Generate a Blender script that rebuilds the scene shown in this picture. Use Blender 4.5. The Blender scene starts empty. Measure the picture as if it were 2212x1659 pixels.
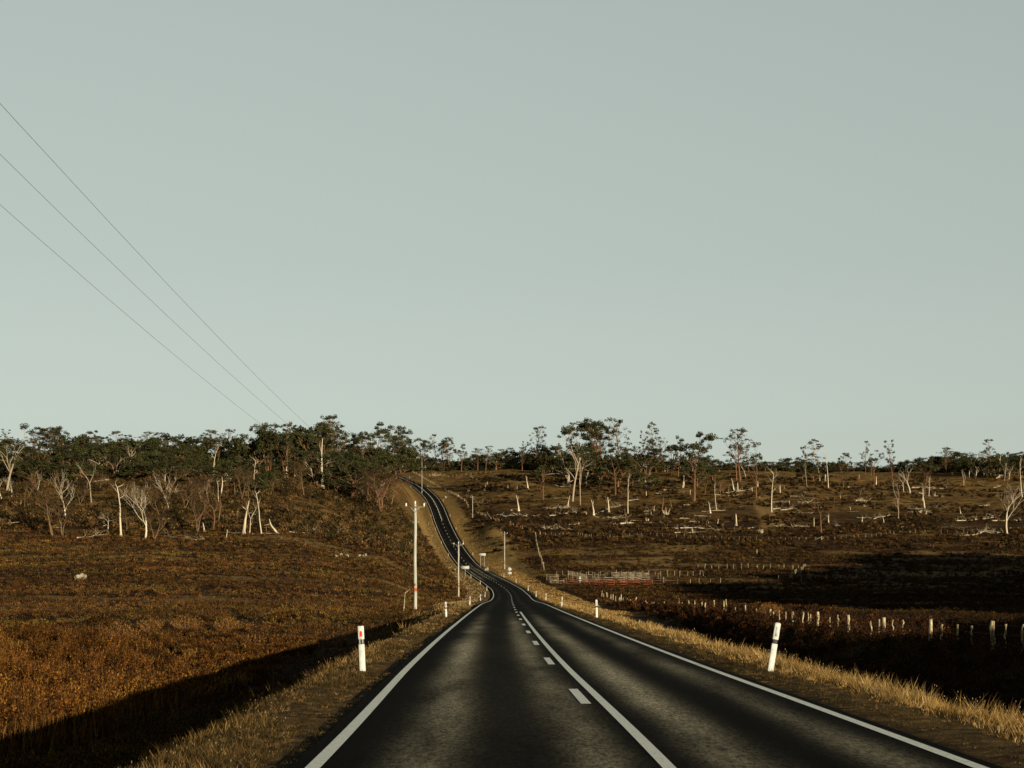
import bpy, math, random
import numpy as np
from mathutils import Vector, Matrix

# ------------------------------------------------------------ camera, sky, sun
S = bpy.context.scene
COL = S.collection
F, CXP, HOR, EYE = 3500.0, 1106.0, 1110.0, 1.7      # focal length, centre and horizon measured on the photo at 2212 px width
cam = bpy.data.cameras.new('camera')
cam.lens = F / 2212 * 36
cam.shift_y = (HOR - 829.5) / 2212
cam.clip_start = 0.3
cam.clip_end = 9000
camo = bpy.data.objects.new('camera', cam)
COL.objects.link(camo)
camo.location = (0, 0, EYE)
camo.rotation_euler = (math.pi / 2, 0, 0)
S.camera = camo

SUN_EL, SUN_AZ = math.radians(8.5), math.radians(150)
world = bpy.data.worlds.new('World')
S.world = world
world.use_nodes = True
wn, wl = world.node_tree.nodes, world.node_tree.links
bg = wn['Background']
sky = wn.new('ShaderNodeTexSky')
sky.sky_type = 'NISHITA'
sky.sun_disc = False
sky.sun_elevation = SUN_EL
sky.sun_rotation = SUN_AZ
sky.dust_density = 0.6
sky.air_density = 1.0
gm = wn.new('ShaderNodeGamma')          # evens out the glow near the horizon
gm.inputs[1].default_value = 0.42
wl.new(sky.outputs[0], gm.inputs[0])
hs = wn.new('ShaderNodeHueSaturation')
hs.inputs['Saturation'].default_value = 0.20
wl.new(gm.outputs[0], hs.inputs['Color'])
tint = wn.new('ShaderNodeMix'); tint.data_type = 'RGBA'; tint.blend_type = 'MULTIPLY'
tint.inputs[0].default_value = 1
tint.inputs[7].default_value = (1.12, 1.26, 1.17, 1)
wl.new(hs.outputs[0], tint.inputs[6])
tc = wn.new('ShaderNodeTexCoord'); sx = wn.new('ShaderNodeSeparateXYZ'); wl.new(tc.outputs['Generated'], sx.inputs[0])
mr = wn.new('ShaderNodeMapRange'); mr.inputs[1].default_value = .30; mr.inputs[2].default_value = .58; mr.inputs[3].default_value = 1; mr.inputs[4].default_value = .05
wl.new(sx.outputs['Z'], mr.inputs[0])    # deep darker sky towards the zenith
vs = wn.new('ShaderNodeVectorMath'); vs.operation = 'SCALE'; wl.new(tint.outputs[2], vs.inputs[0]); wl.new(mr.outputs[0], vs.inputs['Scale'])
wl.new(vs.outputs[0], bg.inputs[0])
bg.inputs[1].default_value = 0.15
sun = bpy.data.lights.new('sun', 'SUN')
sun.energy = 5.0
sun.angle = math.radians(0.5)
sun.color = (1.0, 0.87, 0.66)
suno = bpy.data.objects.new('sun', sun)
COL.objects.link(suno)
SD = Vector((math.sin(SUN_AZ) * math.cos(SUN_EL), math.cos(SUN_AZ) * math.cos(SUN_EL), math.sin(SUN_EL)))
suno.rotation_euler = SD.to_track_quat('Z', 'Y').to_euler()
suno.location = SD * 100
S.view_settings.view_transform = 'Standard'
S.view_settings.look = 'None'
S.view_settings.exposure = 0.6
S.view_settings.gamma = 1.0

# ------------------------------------------------------------ helpers
def tag(o, label=None, cat=None, group=None, kind=None):
    if label: o['label'] = label
    if cat: o['category'] = cat
    if group: o['group'] = group
    if kind: o['kind'] = kind
    return o

class MB:
    """collects vertices and faces, then links them as ONE mesh object"""
    def __init__(s):
        s.v, s.f, s.n, s.c = [], [], 0, []
    def add(s, vs, fs, col=None):
        vs = np.asarray(vs, float).reshape(-1, 3)
        fs = np.asarray(fs, int) + s.n
        s.v.append(vs); s.f.append(fs); s.n += len(vs)
        if col is not None:
            c = np.asarray(col, float)
            if c.ndim == 1: c = np.tile(c, (len(vs), 1))
            s.c.append(c)
    def tube(s, pts, rad, n=6, caps=True):
        pts = np.asarray(pts, float); m = len(pts)
        rad = np.broadcast_to(np.asarray(rad, float), (m,))
        t = np.gradient(pts, axis=0)
        t /= np.linalg.norm(t, axis=1)[:, None] + 1e-9
        ref = np.array([0, 0, 1.0]) if abs(t[:, 2]).mean() < .8 else np.array([0, 1.0, 0])
        a = np.cross(t, ref); a /= np.linalg.norm(a, axis=1)[:, None] + 1e-9
        b = np.cross(t, a)
        ang = np.arange(n) / n * 2 * math.pi
        ring = (a[:, None, :] * np.cos(ang)[None, :, None] + b[:, None, :] * np.sin(ang)[None, :, None]) * rad[:, None, None] + pts[:, None, :]
        V = ring.reshape(-1, 3)
        i = np.arange(m - 1)[:, None] * n; j = np.arange(n)[None, :]; k = (j + 1) % n
        Q = np.stack([i + j, i + k, i + n + k, i + n + j], -1).reshape(-1, 4)
        s.add(V, Q)
        if caps and n == 4:
            s.add(ring[0], [[0, 1, 2, 3]]); s.add(ring[-1], [[3, 2, 1, 0]])
        elif caps:
            for rr, p in ((ring[0], pts[0]), (ring[-1], pts[-1])):
                s.add(np.vstack([rr, p]), [[x, (x + 1) % n, n, n] for x in range(n)])
    def box(s, c, d, rz=0.0, M=None):
        q = np.array([[x, y, z] for x in (-.5, .5) for y in (-.5, .5) for z in (-.5, .5)]) * np.asarray(d, float)
        cr, sr = math.cos(rz), math.sin(rz)
        q = np.stack([q[:, 0] * cr - q[:, 1] * sr, q[:, 0] * sr + q[:, 1] * cr, q[:, 2]], 1) + np.asarray(c, float)
        s.add(q, [[0, 1, 3, 2], [4, 6, 7, 5], [0, 4, 5, 1], [2, 3, 7, 6], [0, 2, 6, 4], [1, 5, 7, 3]])
    def beam(s, p, q, w, h):
        """rectangular bar from p to q, w across (horizontal), h tall"""
        p, q = np.asarray(p, float), np.asarray(q, float)
        t = q - p; t /= np.linalg.norm(t) + 1e-9
        up = np.array([0, 0, 1.0])
        if abs(t[2]) > .95: up = np.array([0, 1.0, 0])
        a = np.cross(t, up); a /= np.linalg.norm(a); b = np.cross(a, t)
        V = [e + a * x * w / 2 + b * y * h / 2 for e in (p, q) for x, y in ((-1, -1), (1, -1), (1, 1), (-1, 1))]
        s.add(V, [[0, 1, 2, 3], [7, 6, 5, 4], [0, 4, 5, 1], [1, 5, 6, 2], [2, 6, 7, 3], [3, 7, 4, 0]])
    def mesh(s, name):
        V = np.vstack(s.v).astype(np.float32)
        me = bpy.data.meshes.new(name)
        me.vertices.add(len(V)); me.vertices.foreach_set('co', V.ravel())
        loops, starts, st = [], [], 0
        for f in s.f:
            if f.shape[1] == 4 and (f[:, 2] == f[:, 3]).all(): f = f[:, :3]
            k = f.shape[1]
            loops.append(f.ravel()); starts.append(st + np.arange(len(f)) * k); st += f.size
        L = np.concatenate(loops).astype(np.int32); T = np.concatenate(starts).astype(np.int32)
        me.loops.add(len(L)); me.loops.foreach_set('vertex_index', L)
        me.polygons.add(len(T)); me.polygons.foreach_set('loop_start', T)
        if s.c:
            C = np.vstack(s.c); C = np.hstack([C[:, :3], np.ones((len(C), 1))]).astype(np.float32)
            at = me.color_attributes.new('tone', 'FLOAT_COLOR', 'POINT')
            at.data.foreach_set('color', C.ravel())
        me.update(calc_edges=True)
        return me
    def build(s, name, mat, parent=None, smooth=False, loc=None):
        me = s.mesh(name)
        if mat: me.materials.append(mat)
        if smooth: me.polygons.foreach_set('use_smooth', np.ones(len(me.polygons), bool))
        o = bpy.data.objects.new(name, me); COL.objects.link(o)
        if parent: o.parent = parent
        if loc is not None: o.location = loc
        return o

def empty(name, loc=(0, 0, 0), rz=0.0):
    o = bpy.data.objects.new(name, None); COL.objects.link(o)
    o.empty_display_size = .3
    o.location = loc; o.rotation_euler = (0, 0, rz)
    return o

def copy_tree(o, parent=None):
    c = o.copy(); COL.objects.link(c); c.parent = parent
    for ch in list(o.children): copy_tree(ch, c)
    return c

def pchip(xs, ys):
    xs, ys = np.asarray(xs, float), np.asarray(ys, float)
    h = np.diff(xs); d = np.diff(ys) / h
    m = np.zeros_like(ys); m[0], m[-1] = d[0], d[-1]
    for i in range(1, len(xs) - 1):
        m[i] = 0 if d[i - 1] * d[i] <= 0 else (h[i - 1] + h[i]) / (h[i] / d[i - 1] + h[i - 1] / d[i])
    def f(x):
        x = np.clip(np.asarray(x, float), xs[0], xs[-1])
        i = np.clip(np.searchsorted(xs, x) - 1, 0, len(xs) - 2)
        t = (x - xs[i]) / h[i]
        return ((2 * t**3 - 3 * t**2 + 1) * ys[i] + (t**3 - 2 * t**2 + t) * h[i] * m[i]
                + (-2 * t**3 + 3 * t**2) * ys[i + 1] + (t**3 - t**2) * h[i] * m[i + 1])
    return f
def sst(a, b, x):
    t = np.clip((np.asarray(x, float) - a) / (b - a), 0, 1)
    return t * t * (3 - 2 * t)

def vnoise(x, y, seed=0):
    x, y = np.asarray(x, float), np.asarray(y, float)
    xi, yi = np.floor(x), np.floor(y); fx, fy = x - xi, y - yi
    def h(a, b):
        v = np.sin(a * 127.1 + b * 311.7 + seed * 74.7) * 43758.5453
        return v - np.floor(v)
    fx, fy = fx * fx * (3 - 2 * fx), fy * fy * (3 - 2 * fy)
    return (h(xi, yi) * (1 - fx) + h(xi + 1, yi) * fx) * (1 - fy) + (h(xi, yi + 1) * (1 - fx) + h(xi + 1, yi + 1) * fx) * fy
def fbm(x, y, seed=0, o=3):
    r, a = 0, .5
    for k in range(o):
        r = r + a * vnoise(x * 2**k, y * 2**k, seed + k); a *= .5
    return r / (1 - .5**o)

# ------------------------------------------------------------ terrain and road as functions (z relative to the eye)
_rz = [-60, 0, 16, 35, 80, 172, 275, 327, 369, 415, 467, 510, 535, 555, 590, 625, 655, 695, 725, 750, 775, 800, 835, 870, 905, 940, 975, 1010, 1100]
_rx = [1.9, 1.4, 1.25, .93, .53, .12, -.05, -.85, -2.87, -5.76, -9.26, -12.6, -14.9, -16.85, -20.1, -23.25, -26, -29.7, -32.3, -34.4, -36.8, -39.5, -44.3, -50.1, -57.7, -65.8, -74, -84, -120]
roadx = pchip(_rz, _rx)
_hz = [-60, 0, 150, 278, 327, 369, 415, 467, 510, 535, 555, 590, 625, 655, 695, 725, 750, 775, 800, 835, 870, 905, 940, 975, 1010, 1100, 3000]
_hh = [1.0, -1.7, -8.45, -14.2, -15.5, -16.1, -16.6, -17.1, -17.1, -16.5, -15.5, -13.4, -10.9, -8.2, -4.0, -.6, 2.0, 4.7, 7.4, 11, 14.7, 18.1, 21.5, 24.2, 26, 27, 27]
roadz = pchip(_hz, _hh)
UC = np.array([-300, 300, 600, 800, 950, 1090, 1200, 1500, 2212, 2700], float)
_left = pchip([100, 150, 200, 250, 300, 350, 410, 460, 510, 560, 620, 700, 900, 3000], [-6, -9, -9.3, -8.8, -8, -7.1, -5.7, 0, 8, 15, 21, 25, 26, 26])
_l600 = pchip([100, 150, 200, 250, 300, 350, 410, 460, 510, 560, 620, 700, 900, 3000], [-6, -9, -9.8, -9.5, -9, -8, -5.9, -1.5, 4, 9.5, 16, 22, 27, 27])
_l800 = pchip([100, 150, 200, 250, 300, 350, 410, 460, 510, 560, 620, 700, 800, 900, 1000, 3000], [-6, -9, -10.2, -10.6, -10.8, -10.6, -9.8, -7.5, -3.5, 2, 8, 14, 22, 27, 28, 28])
_l950 = pchip([100, 150, 200, 250, 300, 350, 369, 415, 467, 510, 555, 600, 655, 725, 800, 870, 940, 1000, 3000], [-6, -8.9, -11, -13.2, -14.9, -15.4, -15.6, -16, -16, -15.2, -12.5, -10, -6.5, -.4, 7.6, 15, 22.5, 27, 28])
_r1090 = pchip([100, 150, 200, 250, 300, 350, 400, 450, 500, 560, 600, 660, 720, 800, 900, 960, 1100, 3000], [-6, -9.2, -11.4, -13.5, -15.3, -16.3, -16.9, -17.2, -16.6, -12.4, -8.8, -3, 2.5, 11, 21.5, 26, 28, 27])
_right = pchip([100, 150, 200, 250, 300, 350, 390, 450, 500, 560, 600, 660, 720, 800, 900, 960, 1100, 3000], [-6, -9.4, -11.8, -13.9, -15.4, -16.5, -16.9, -16.3, -15.0, -11.4, -8.6, -3.8, 2, 10.3, 20.6, 25, 26, 24])
TABS = [_left, _left, _l600, _l800, _l950, _r1090, _right, _right, _right, _right]
_prof = pchip([-60, -25, -14, -9.2, -7.5, -5.8, -4.7, -3.3, 3.3, 4.9, 6.4, 8.6, 11.5, 14, 17, 22, 60], [-2.5, -2.6, -2.8, -2.65, -1.75, -.60, -.05, 0, 0, -.05, -.7, -2.1, -2.5, -1.9, -1.0, -.9, -1.2])
_mound_h = pchip([-120, -60, 0, 22, 60, 88, 110, 150, 200, 330, 420, 470, 520], [2.5, 3, 4.2, 5.3, 5.5, 5.2, 6, 12, 17, 21, 19, 9, 0])

def hz_(X, Y):
    """ground height relative to the eye"""
    X, Y = np.asarray(X, float), np.asarray(Y, float)
    Yc = np.maximum(Y, 1)
    u = np.clip(X / Yc * F + CXP, UC[0], UC[-1])
    zs = np.stack([t(Y) for t in TABS], 0)
    i = np.clip(np.searchsorted(UC, u) - 1, 0, len(UC) - 2)
    t = (u - UC[i]) / (UC[i + 1] - UC[i]); t = t * t * (3 - 2 * t)
    flat = zs.reshape(len(UC), -1); idx = np.arange(X.size)
    far = (flat[i.ravel(), idx] * (1 - t.ravel()) + flat[i.ravel() + 1, idx] * t.ravel()).reshape(X.shape)
    rx, rz = roadx(Y), roadz(Y)
    dx = X - rx
    rel = fbm(X / 14, Y / 14, 3) - .5
    big = fbm(X / 60, Y / 60, 9) - .5
    far = far + (rel * 1.1 + big * 3.0) * sst(380, 620, Y) + rel * .9 * sst(5, 14, abs(dx))
    dp = _prof(dx)
    ld = 1 - .72 * sst(70, 160, Y)
    dp = np.where(dx < 0, dp * ld, dp * (1 - .35 * sst(90, 190, Y)))
    near = rz + dp + rel * .7 * sst(6, 12, abs(dx))
    w = sst(115, 185, Y)
    z = near * (1 - w) + far * w
    wr = 1 - sst(4.6, 13 + 5 * sst(400, 600, Y), abs(dx))
    bank = .0 * sst(5, 10, dx) * sst(420, 520, Y) - .5 * sst(4.5, 8, -dx) * sst(170, 250, Y) - .5 * sst(5, 9, dx) * (1 - sst(330, 420, Y))
    z = z * (1 - wr * w) + (rz + bank) * wr * w
    z = z - np.maximum(Y - 1000, 0) * .045
    # hillside rising to the right of the picture
    e = X - (.335 * np.maximum(Y, 0) + 6)
    z = z + _mound_h(Y) * sst(0, 26 + 14 * sst(100, 220, Y), e) * (0.8 + .45 * fbm(X / 18, Y / 18, 21) + sst(140, 220, Y) * 1.1 * (fbm(X / 34, Y / 34, 23) - .5)) * (Y < 520)
    return z
def gz(x, y):
    return float(hz_(np.array([x]), np.array([y]))[0]) + EYE
def at(px, v, Y):
    return Vector(((px - CXP) / F * Y, Y, EYE + (HOR - v) / F * Y))
_ys = np.concatenate([np.arange(14, 200, .5), np.arange(200, 1050, 1.0)])
def hit(px, v, near=14.0):
    """where the line of sight through a photo point first meets the ground"""
    X = (px - CXP) / F * _ys; z = (HOR - v) / F * _ys
    g = hz_(X, _ys)
    k = np.nonzero((g >= z) & (_ys >= near))[0]
    if len(k) == 0:
        k = [int(np.argmin(np.where(_ys > 500, abs(g - z), 1e9)))]
    y = float(_ys[k[0]])
    x = (px - CXP) / F * y
    return Vector((x, y, gz(x, y)))
# zooms the measurements were taken from: (x0, y0, scale)
ZM = {'A': (0, 862.8, .21), 'B': (398.2, 862.8, .21), 'C': (796.4, 862.8, .21), 'D': (1194.7, 862.8, .21),
      'E': (1592.9, 862.8, .208), 'F': (1880.3, 862.8, .208), 'P': (0, 0, 1)}
def zm(k, x, y):
    a, b, c = ZM[k]
    return a + x * c, b + y * c

# ------------------------------------------------------------ materials
def mat(name, rough=.9, spec=.2):
    m = bpy.data.materials.new(name); m.use_nodes = True
    nt = m.node_tree; b = nt.nodes['Principled BSDF']
    b.inputs['Roughness'].default_value = rough
    b.inputs['Specular IOR Level'].default_value = spec
    return m, nt, b
def N(nt, t, **kw):
    n = nt.nodes.new(t)
    for k, v in kw.items(): setattr(n, k, v)
    return n
def mixc(nt, fac, a, b, blend='MIX'):
    n = N(nt, 'ShaderNodeMix', data_type='RGBA', blend_type=blend)
    for s, v in ((0, fac), (6, a), (7, b)):
        if hasattr(v, 'links') or hasattr(v, 'is_output'): nt.links.new(v, n.inputs[s])
        elif s == 0: n.inputs[0].default_value = v
        else: n.inputs[s].default_value = (*v, 1)
    return n.outputs[2]
def noise(nt, scale, detail=4, vec=None, rough=.6):
    n = N(nt, 'ShaderNodeTexNoise'); n.inputs['Scale'].default_value = scale
    n.inputs['Detail'].default_value = detail; n.inputs['Roughness'].default_value = rough
    if vec is not None: nt.links.new(vec, n.inputs['Vector'])
    return n.outputs['Fac']
def mapr(nt, v, a, b, c=0., d=1.):
    n = N(nt, 'ShaderNodeMapRange'); n.inputs[1].default_value = a; n.inputs[2].default_value = b
    n.inputs[3].default_value = c; n.inputs[4].default_value = d
    nt.links.new(v, n.inputs[0]); return n.outputs[0]
def objco(nt, sc=(1, 1, 1)):
    t = N(nt, 'ShaderNodeNewGeometry')
    m = N(nt, 'ShaderNodeMapping'); m.inputs['Scale'].default_value = sc
    nt.links.new(t.outputs['Position'], m.inputs['Vector']); return m.outputs[0]
def two_tone(name, a, b, scale=3., rough=.9, spec=.15, sc=(1, 1, 1), lo=.35, hi=.65, bump=0.):
    m, nt, p = mat(name, rough, spec)
    t = N(nt, 'ShaderNodeTexCoord'); mp = N(nt, 'ShaderNodeMapping'); mp.inputs['Scale'].default_value = sc
    nt.links.new(t.outputs['Object'], mp.inputs['Vector'])
    f = noise(nt, scale, 5, mp.outputs[0])
    nt.links.new(mixc(nt, mapr(nt, f, lo, hi), a, b), p.inputs['Base Color'])
    if bump:
        bn = N(nt, 'ShaderNodeBump'); bn.inputs['Strength'].default_value = bump; bn.inputs['Distance'].default_value = .05
        nt.links.new(f, bn.inputs['Height']); nt.links.new(bn.outputs[0], p.inputs['Normal'])
    return m
def leafy(name, dark, light, rough=.85, trans=0.):
    """foliage: base colour runs from dark to light with the mesh's own per-clump tone"""
    m, nt, p = mat(name, rough, .12)
    a = N(nt, 'ShaderNodeAttribute', attribute_name='tone')
    sp = N(nt, 'ShaderNodeSeparateColor'); nt.links.new(a.outputs['Color'], sp.inputs[0])
    oi = N(nt, 'ShaderNodeObjectInfo')
    c = mixc(nt, sp.outputs[0], dark, light)
    k = mapr(nt, oi.outputs['Random'], 0, 1, .75, 1.3)
    v = N(nt, 'ShaderNodeVectorMath', operation='SCALE'); nt.links.new(c, v.inputs[0]); nt.links.new(k, v.inputs['Scale'])
    nt.links.new(v.outputs[0], p.inputs['Base Color'])
    return m
def attrcol(name, rough=.9, spec=.08):
    m, nt, p = mat(name, rough, spec)
    a = N(nt, 'ShaderNodeAttribute', attribute_name='tone')
    nt.links.new(a.outputs['Color'], p.inputs['Base Color'])
    return m

M = {}
# ground: heath soil, straw on the verges, olive grass on the upper slopes (masks in the 'tone' attribute: r straw, g olive, b gravel)
m, nt, p = mat('ground_soil', .95, .05); M['ground'] = m
a = N(nt, 'ShaderNodeAttribute', attribute_name='tone'); sp = N(nt, 'ShaderNodeSeparateColor'); nt.links.new(a.outputs['Color'], sp.inputs[0])
co = objco(nt); cs = objco(nt, (1, 3.0, 1))
heath = mixc(nt, mapr(nt, noise(nt, .9, 6, co), .4, .62), (.012, .0055, .0015), (.055, .026, .007))
heath = mixc(nt, mapr(nt, noise(nt, .045, 4, cs), .5, .68), heath, (.13, .075, .024))
olive = mixc(nt, mapr(nt, noise(nt, .22, 7, cs, .7), .44, .60), (.028, .016, .005), (.33, .195, .055))
straw = mixc(nt, mapr(nt, noise(nt, 3.2, 6, co), .38, .65), (.09, .055, .018), (.52, .33, .11))
grav = mixc(nt, mapr(nt, noise(nt, 14, 5, co), .4, .65), (.008, .006, .003), (.04, .03, .016))
c = mixc(nt, sp.outputs[1], heath, olive)
c = mixc(nt, sp.outputs[0], c, straw)
c = mixc(nt, sp.outputs[2], c, grav)
nt.links.new(c, p.inputs['Base Color'])
bn = N(nt, 'ShaderNodeBump'); bn.inputs['Strength'].default_value = .8; bn.inputs['Distance'].default_value = .35
nt.links.new(noise(nt, 1.6, 6, co, .7), bn.inputs['Height']); nt.links.new(bn.outputs[0], p.inputs['Normal'])

# asphalt with polished wheel tracks ('tone' attribute: r = across position, g = along)
m, nt, p = mat('asphalt', .95, .03); M['asphalt'] = m
a = N(nt, 'ShaderNodeAttribute', attribute_name='tone'); sp = N(nt, 'ShaderNodeSeparateColor'); nt.links.new(a.outputs['Color'], sp.inputs[0])
co = objco(nt)
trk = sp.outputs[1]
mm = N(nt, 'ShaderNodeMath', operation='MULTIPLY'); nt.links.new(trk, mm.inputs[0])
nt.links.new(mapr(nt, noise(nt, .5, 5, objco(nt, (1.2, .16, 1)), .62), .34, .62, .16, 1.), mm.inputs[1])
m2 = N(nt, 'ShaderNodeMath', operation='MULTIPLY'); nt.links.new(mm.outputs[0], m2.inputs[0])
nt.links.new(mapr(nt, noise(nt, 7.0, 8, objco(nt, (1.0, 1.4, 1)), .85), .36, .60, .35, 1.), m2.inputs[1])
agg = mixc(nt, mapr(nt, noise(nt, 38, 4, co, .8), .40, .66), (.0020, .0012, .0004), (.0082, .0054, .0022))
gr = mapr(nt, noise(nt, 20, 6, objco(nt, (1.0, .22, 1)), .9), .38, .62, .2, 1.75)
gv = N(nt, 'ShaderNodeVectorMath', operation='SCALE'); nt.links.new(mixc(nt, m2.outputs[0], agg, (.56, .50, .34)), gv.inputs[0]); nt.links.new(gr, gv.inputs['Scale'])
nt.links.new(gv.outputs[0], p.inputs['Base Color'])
bn = N(nt, 'ShaderNodeBump'); bn.inputs['Strength'].default_value = .5; bn.inputs['Distance'].default_value = .012
nt.links.new(noise(nt, 70, 3, co), bn.inputs['Height']); nt.links.new(bn.outputs[0], p.inputs['Normal'])

# road paint, worn
m, nt, p = mat('road_paint', .75, .3); M['paint'] = m
co = objco(nt)
nt.links.new(mixc(nt, mapr(nt, noise(nt, 16, 8, co, .82), .30, .46), (.10, .095, .07), (.84, .87, .80)), p.inputs['Base Color'])
bn = N(nt, 'ShaderNodeBump'); bn.inputs['Strength'].default_value = .6; bn.inputs['Distance'].default_value = .012
nt.links.new(noise(nt, 60, 3, co), bn.inputs['Height']); nt.links.new(bn.outputs[0], p.inputs['Normal'])

M['white'] = two_tone('white_plastic', (.54, .56, .52), (.36, .355, .30), 6, .6, .3)
M['black'] = two_tone('black_band', (.02, .018, .015), (.05, .045, .04), 8, .7, .2)
M['red'] = two_tone('red_reflector', (.55, .012, .014), (.65, .02, .02), 20, .35, .5)
M['greyref'] = two_tone('grey_reflector', (.30, .30, .28), (.42, .42, .38), 20, .4, .5)
M['darkred'] = two_tone('dark_red_reflector', (.20, .012, .014), (.28, .02, .02), 20, .35, .5)
M['concrete'] = two_tone('pole_wood_pale', (.27, .26, .20), (.38, .375, .31), 1.2, .85, .15, (6, 6, .6), .4, .6)
M['orange'] = two_tone('orange_plate', (.35, .09, .03), (.22, .06, .02), 9, .7, .2)
M['metal'] = two_tone('galvanised', (.30, .30, .26), (.42, .42, .36), 5, .6, .4)
M['sign'] = two_tone('sign_face', (.30, .31, .27), (.40, .41, .36), 5, .6, .3)
M['porcelain'] = two_tone('insulator', (.72, .72, .66), (.8, .8, .74), 5, .4, .5)
M['wire'] = two_tone('wire', (.10, .10, .09), (.16, .16, .15), 5, .7, .3)
M['dead'] = two_tone('dead_wood', (.52, .45, .32), (.20, .145, .085), 1.1, .9, .1, (3, 3, .8), .42, .66, .4)
M['greylog'] = two_tone('grey_log', (.17, .125, .075), (.06, .04, .022), .9, .9, .1, (1, 1, 1), .42, .64, .4)
M['log'] = two_tone('bleached_log', (.44, .37, .25), (.12, .085, .045), .9, .9, .1, (1, 1, 1), .42, .64, .4)
M['twig'] = two_tone('grey_brown_bark', (.15, .095, .05), (.07, .042, .02), 1.0, .92, .1, (3, 3, .7))
M['bark'] = two_tone('gum_bark', (.075, .036, .017), (.19, .105, .055), .8, .92, .1, (3, 3, .6), .35, .66, .4)
M['palebark'] = two_tone('pale_gum_bark', (.30, .24, .16), (.11, .07, .038), .8, .92, .1, (3, 3, .6), .4, .66, .4)
M['postwood'] = two_tone('old_post_wood', (.46, .38, .22), (.09, .06, .03), 4, .92, .1, (3, 3, .8), .38, .62, .5)
M['farpost'] = two_tone('fence_post_wood', (.30, .24, .145), (.14, .10, .056), 2, .92, .1)
M['rail'] = two_tone('grey_rail', (.22, .18, .12), (.07, .052, .03), 1.4, .9, .1, (1, 1, 3), .4, .62)
M['redrail'] = two_tone('red_painted_rail', (.10, .026, .009), (.16, .085, .042), .7, .85, .15, (1, 1, 2), .58, .70)
M['darkrail'] = two_tone('dark_post', (.05, .032, .018), (.09, .05, .03), 2, .9, .1)
M['rock'] = two_tone('pale_rock', (.30, .265, .19), (.12, .095, .06), 1.6, .95, .1, (1, 1, 1), .4, .66, .5)
M['gum'] = leafy('gum_leaves', (.011, .0115, .0035), (.058, .056, .016))
M['gumdark'] = leafy('dark_gum_leaves', (.008, .0085, .003), (.052, .054, .014))
M['twigleaf'] = leafy('dry_leaves', (.022, .013, .005), (.085, .048, .016))
M['heath'] = attrcol('heath_leaves'); M['grass'] = attrcol('dry_grass')
# ------------------------------------------------------------ ground
def build_ground():
    a = np.linspace(0, 1, 330)
    c = (a**1.9)                       # dense beside the road
    c = np.concatenate([-c[::-1], c[1:]])
    Ys = np.concatenate([np.linspace(-300, -20, 20), np.linspace(-12, 12, 14), 14 * (1350 / 14) ** (np.linspace(0, 1, 520)), np.array([1450, 1600, 1900, 2300, 3000, 4500])])
    hw = 70 + .50 * np.abs(Ys)
    C, YY = np.meshgrid(c, Ys)
    X = roadx(YY) + C * hw[:, None]
    out = np.array([1.3, 2, 5]) ; 
    XL = roadx(Ys)[:, None] - hw[:, None] * out[::-1][None]; XR = roadx(Ys)[:, None] + hw[:, None] * out[None]
    X = np.hstack([XL, X, XR]); Y = np.repeat(Ys[:, None], X.shape[1], 1)
    Z = hz_(X, Y)
    dx = X - roadx(Y)
    Z = Z - (.05 + .0006 * np.maximum(Y, 0)) * (1 - sst(3.45, 4.2, abs(dx))) * (Y < 1000)
    n, k = X.shape
    i = np.arange(n - 1)[:, None] * k; j = np.arange(k - 1)[None]
    Q = np.stack([i + j, i + j + 1, i + k + j + 1, i + k + j], -1).reshape(-1, 4)
    straw, olive = masks(X, Y)
    gravel = (1 - sst(3.4, 3.8 , abs(dx))) * .9
    mb = MB(); mb.add(np.stack([X, Y, Z + EYE], -1).reshape(-1, 3), Q, np.stack([straw, olive, gravel], -1).reshape(-1, 3))
    g = mb.build('ground', M['ground'], smooth=True)
    tag(g, kind='structure')
def masks(X, Y):
    dx = X - roadx(Y)
    nz = fbm(X / 6, Y / 9, 31)
    wl = 2.7 + 1.0 * nz + 2.5 * sst(200, 330, Y) + 3 * sst(560, 700, Y)
    wrr = 3.2 + 1.2 * nz + 2 * sst(120, 200, Y) + 9 * sst(420, 480, Y) * (1 - sst(600, 720, Y)) + 3 * sst(560, 600, Y)
    s = np.where(dx < 0, 1 - sst(wl - .5, wl + 2.0, -dx - 1.8), 1 - sst(wrr - .5, wrr + 1.6, dx - 1.8))
    s = s * (1 - .55 * sst(650, 800, Y)) * (.30 + .70 * sst(250, 400, Y))
    pt = sst(.56, .70, fbm(X / 30, Y / 12, 44)) * .5 * sst(120, 180, Y)
    pt = np.maximum(pt, sst(.46, .60, fbm(X / 26, Y / 10, 47)) * .75 * sst(400, 430, Y) * (1 - sst(520, 580, Y)) * (X / np.maximum(Y, 1) > -.03) * (X / np.maximum(Y, 1) < .1))
    s = np.maximum(s, pt * (1 - sst(560, 700, Y)))
    # mown track climbing the right slope
    tx = .158 * Y + 2 * np.sin(Y / 25)
    s = np.maximum(s, .8 * (1 - sst(2.5, 6, abs(X - tx))) * sst(600, 640, Y) * (1 - sst(760, 800, Y)))
    ol = sst(640, 820, Y + 90 * (fbm(X / 45, Y / 45, 51) - .5)) * (X / np.maximum(Y, 1) > -.07)
    ol = np.maximum(ol, .55 * sst(430, 520, Y) * (X / np.maximum(Y, 1) < -.06))
    return s, ol
build_ground()

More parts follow.
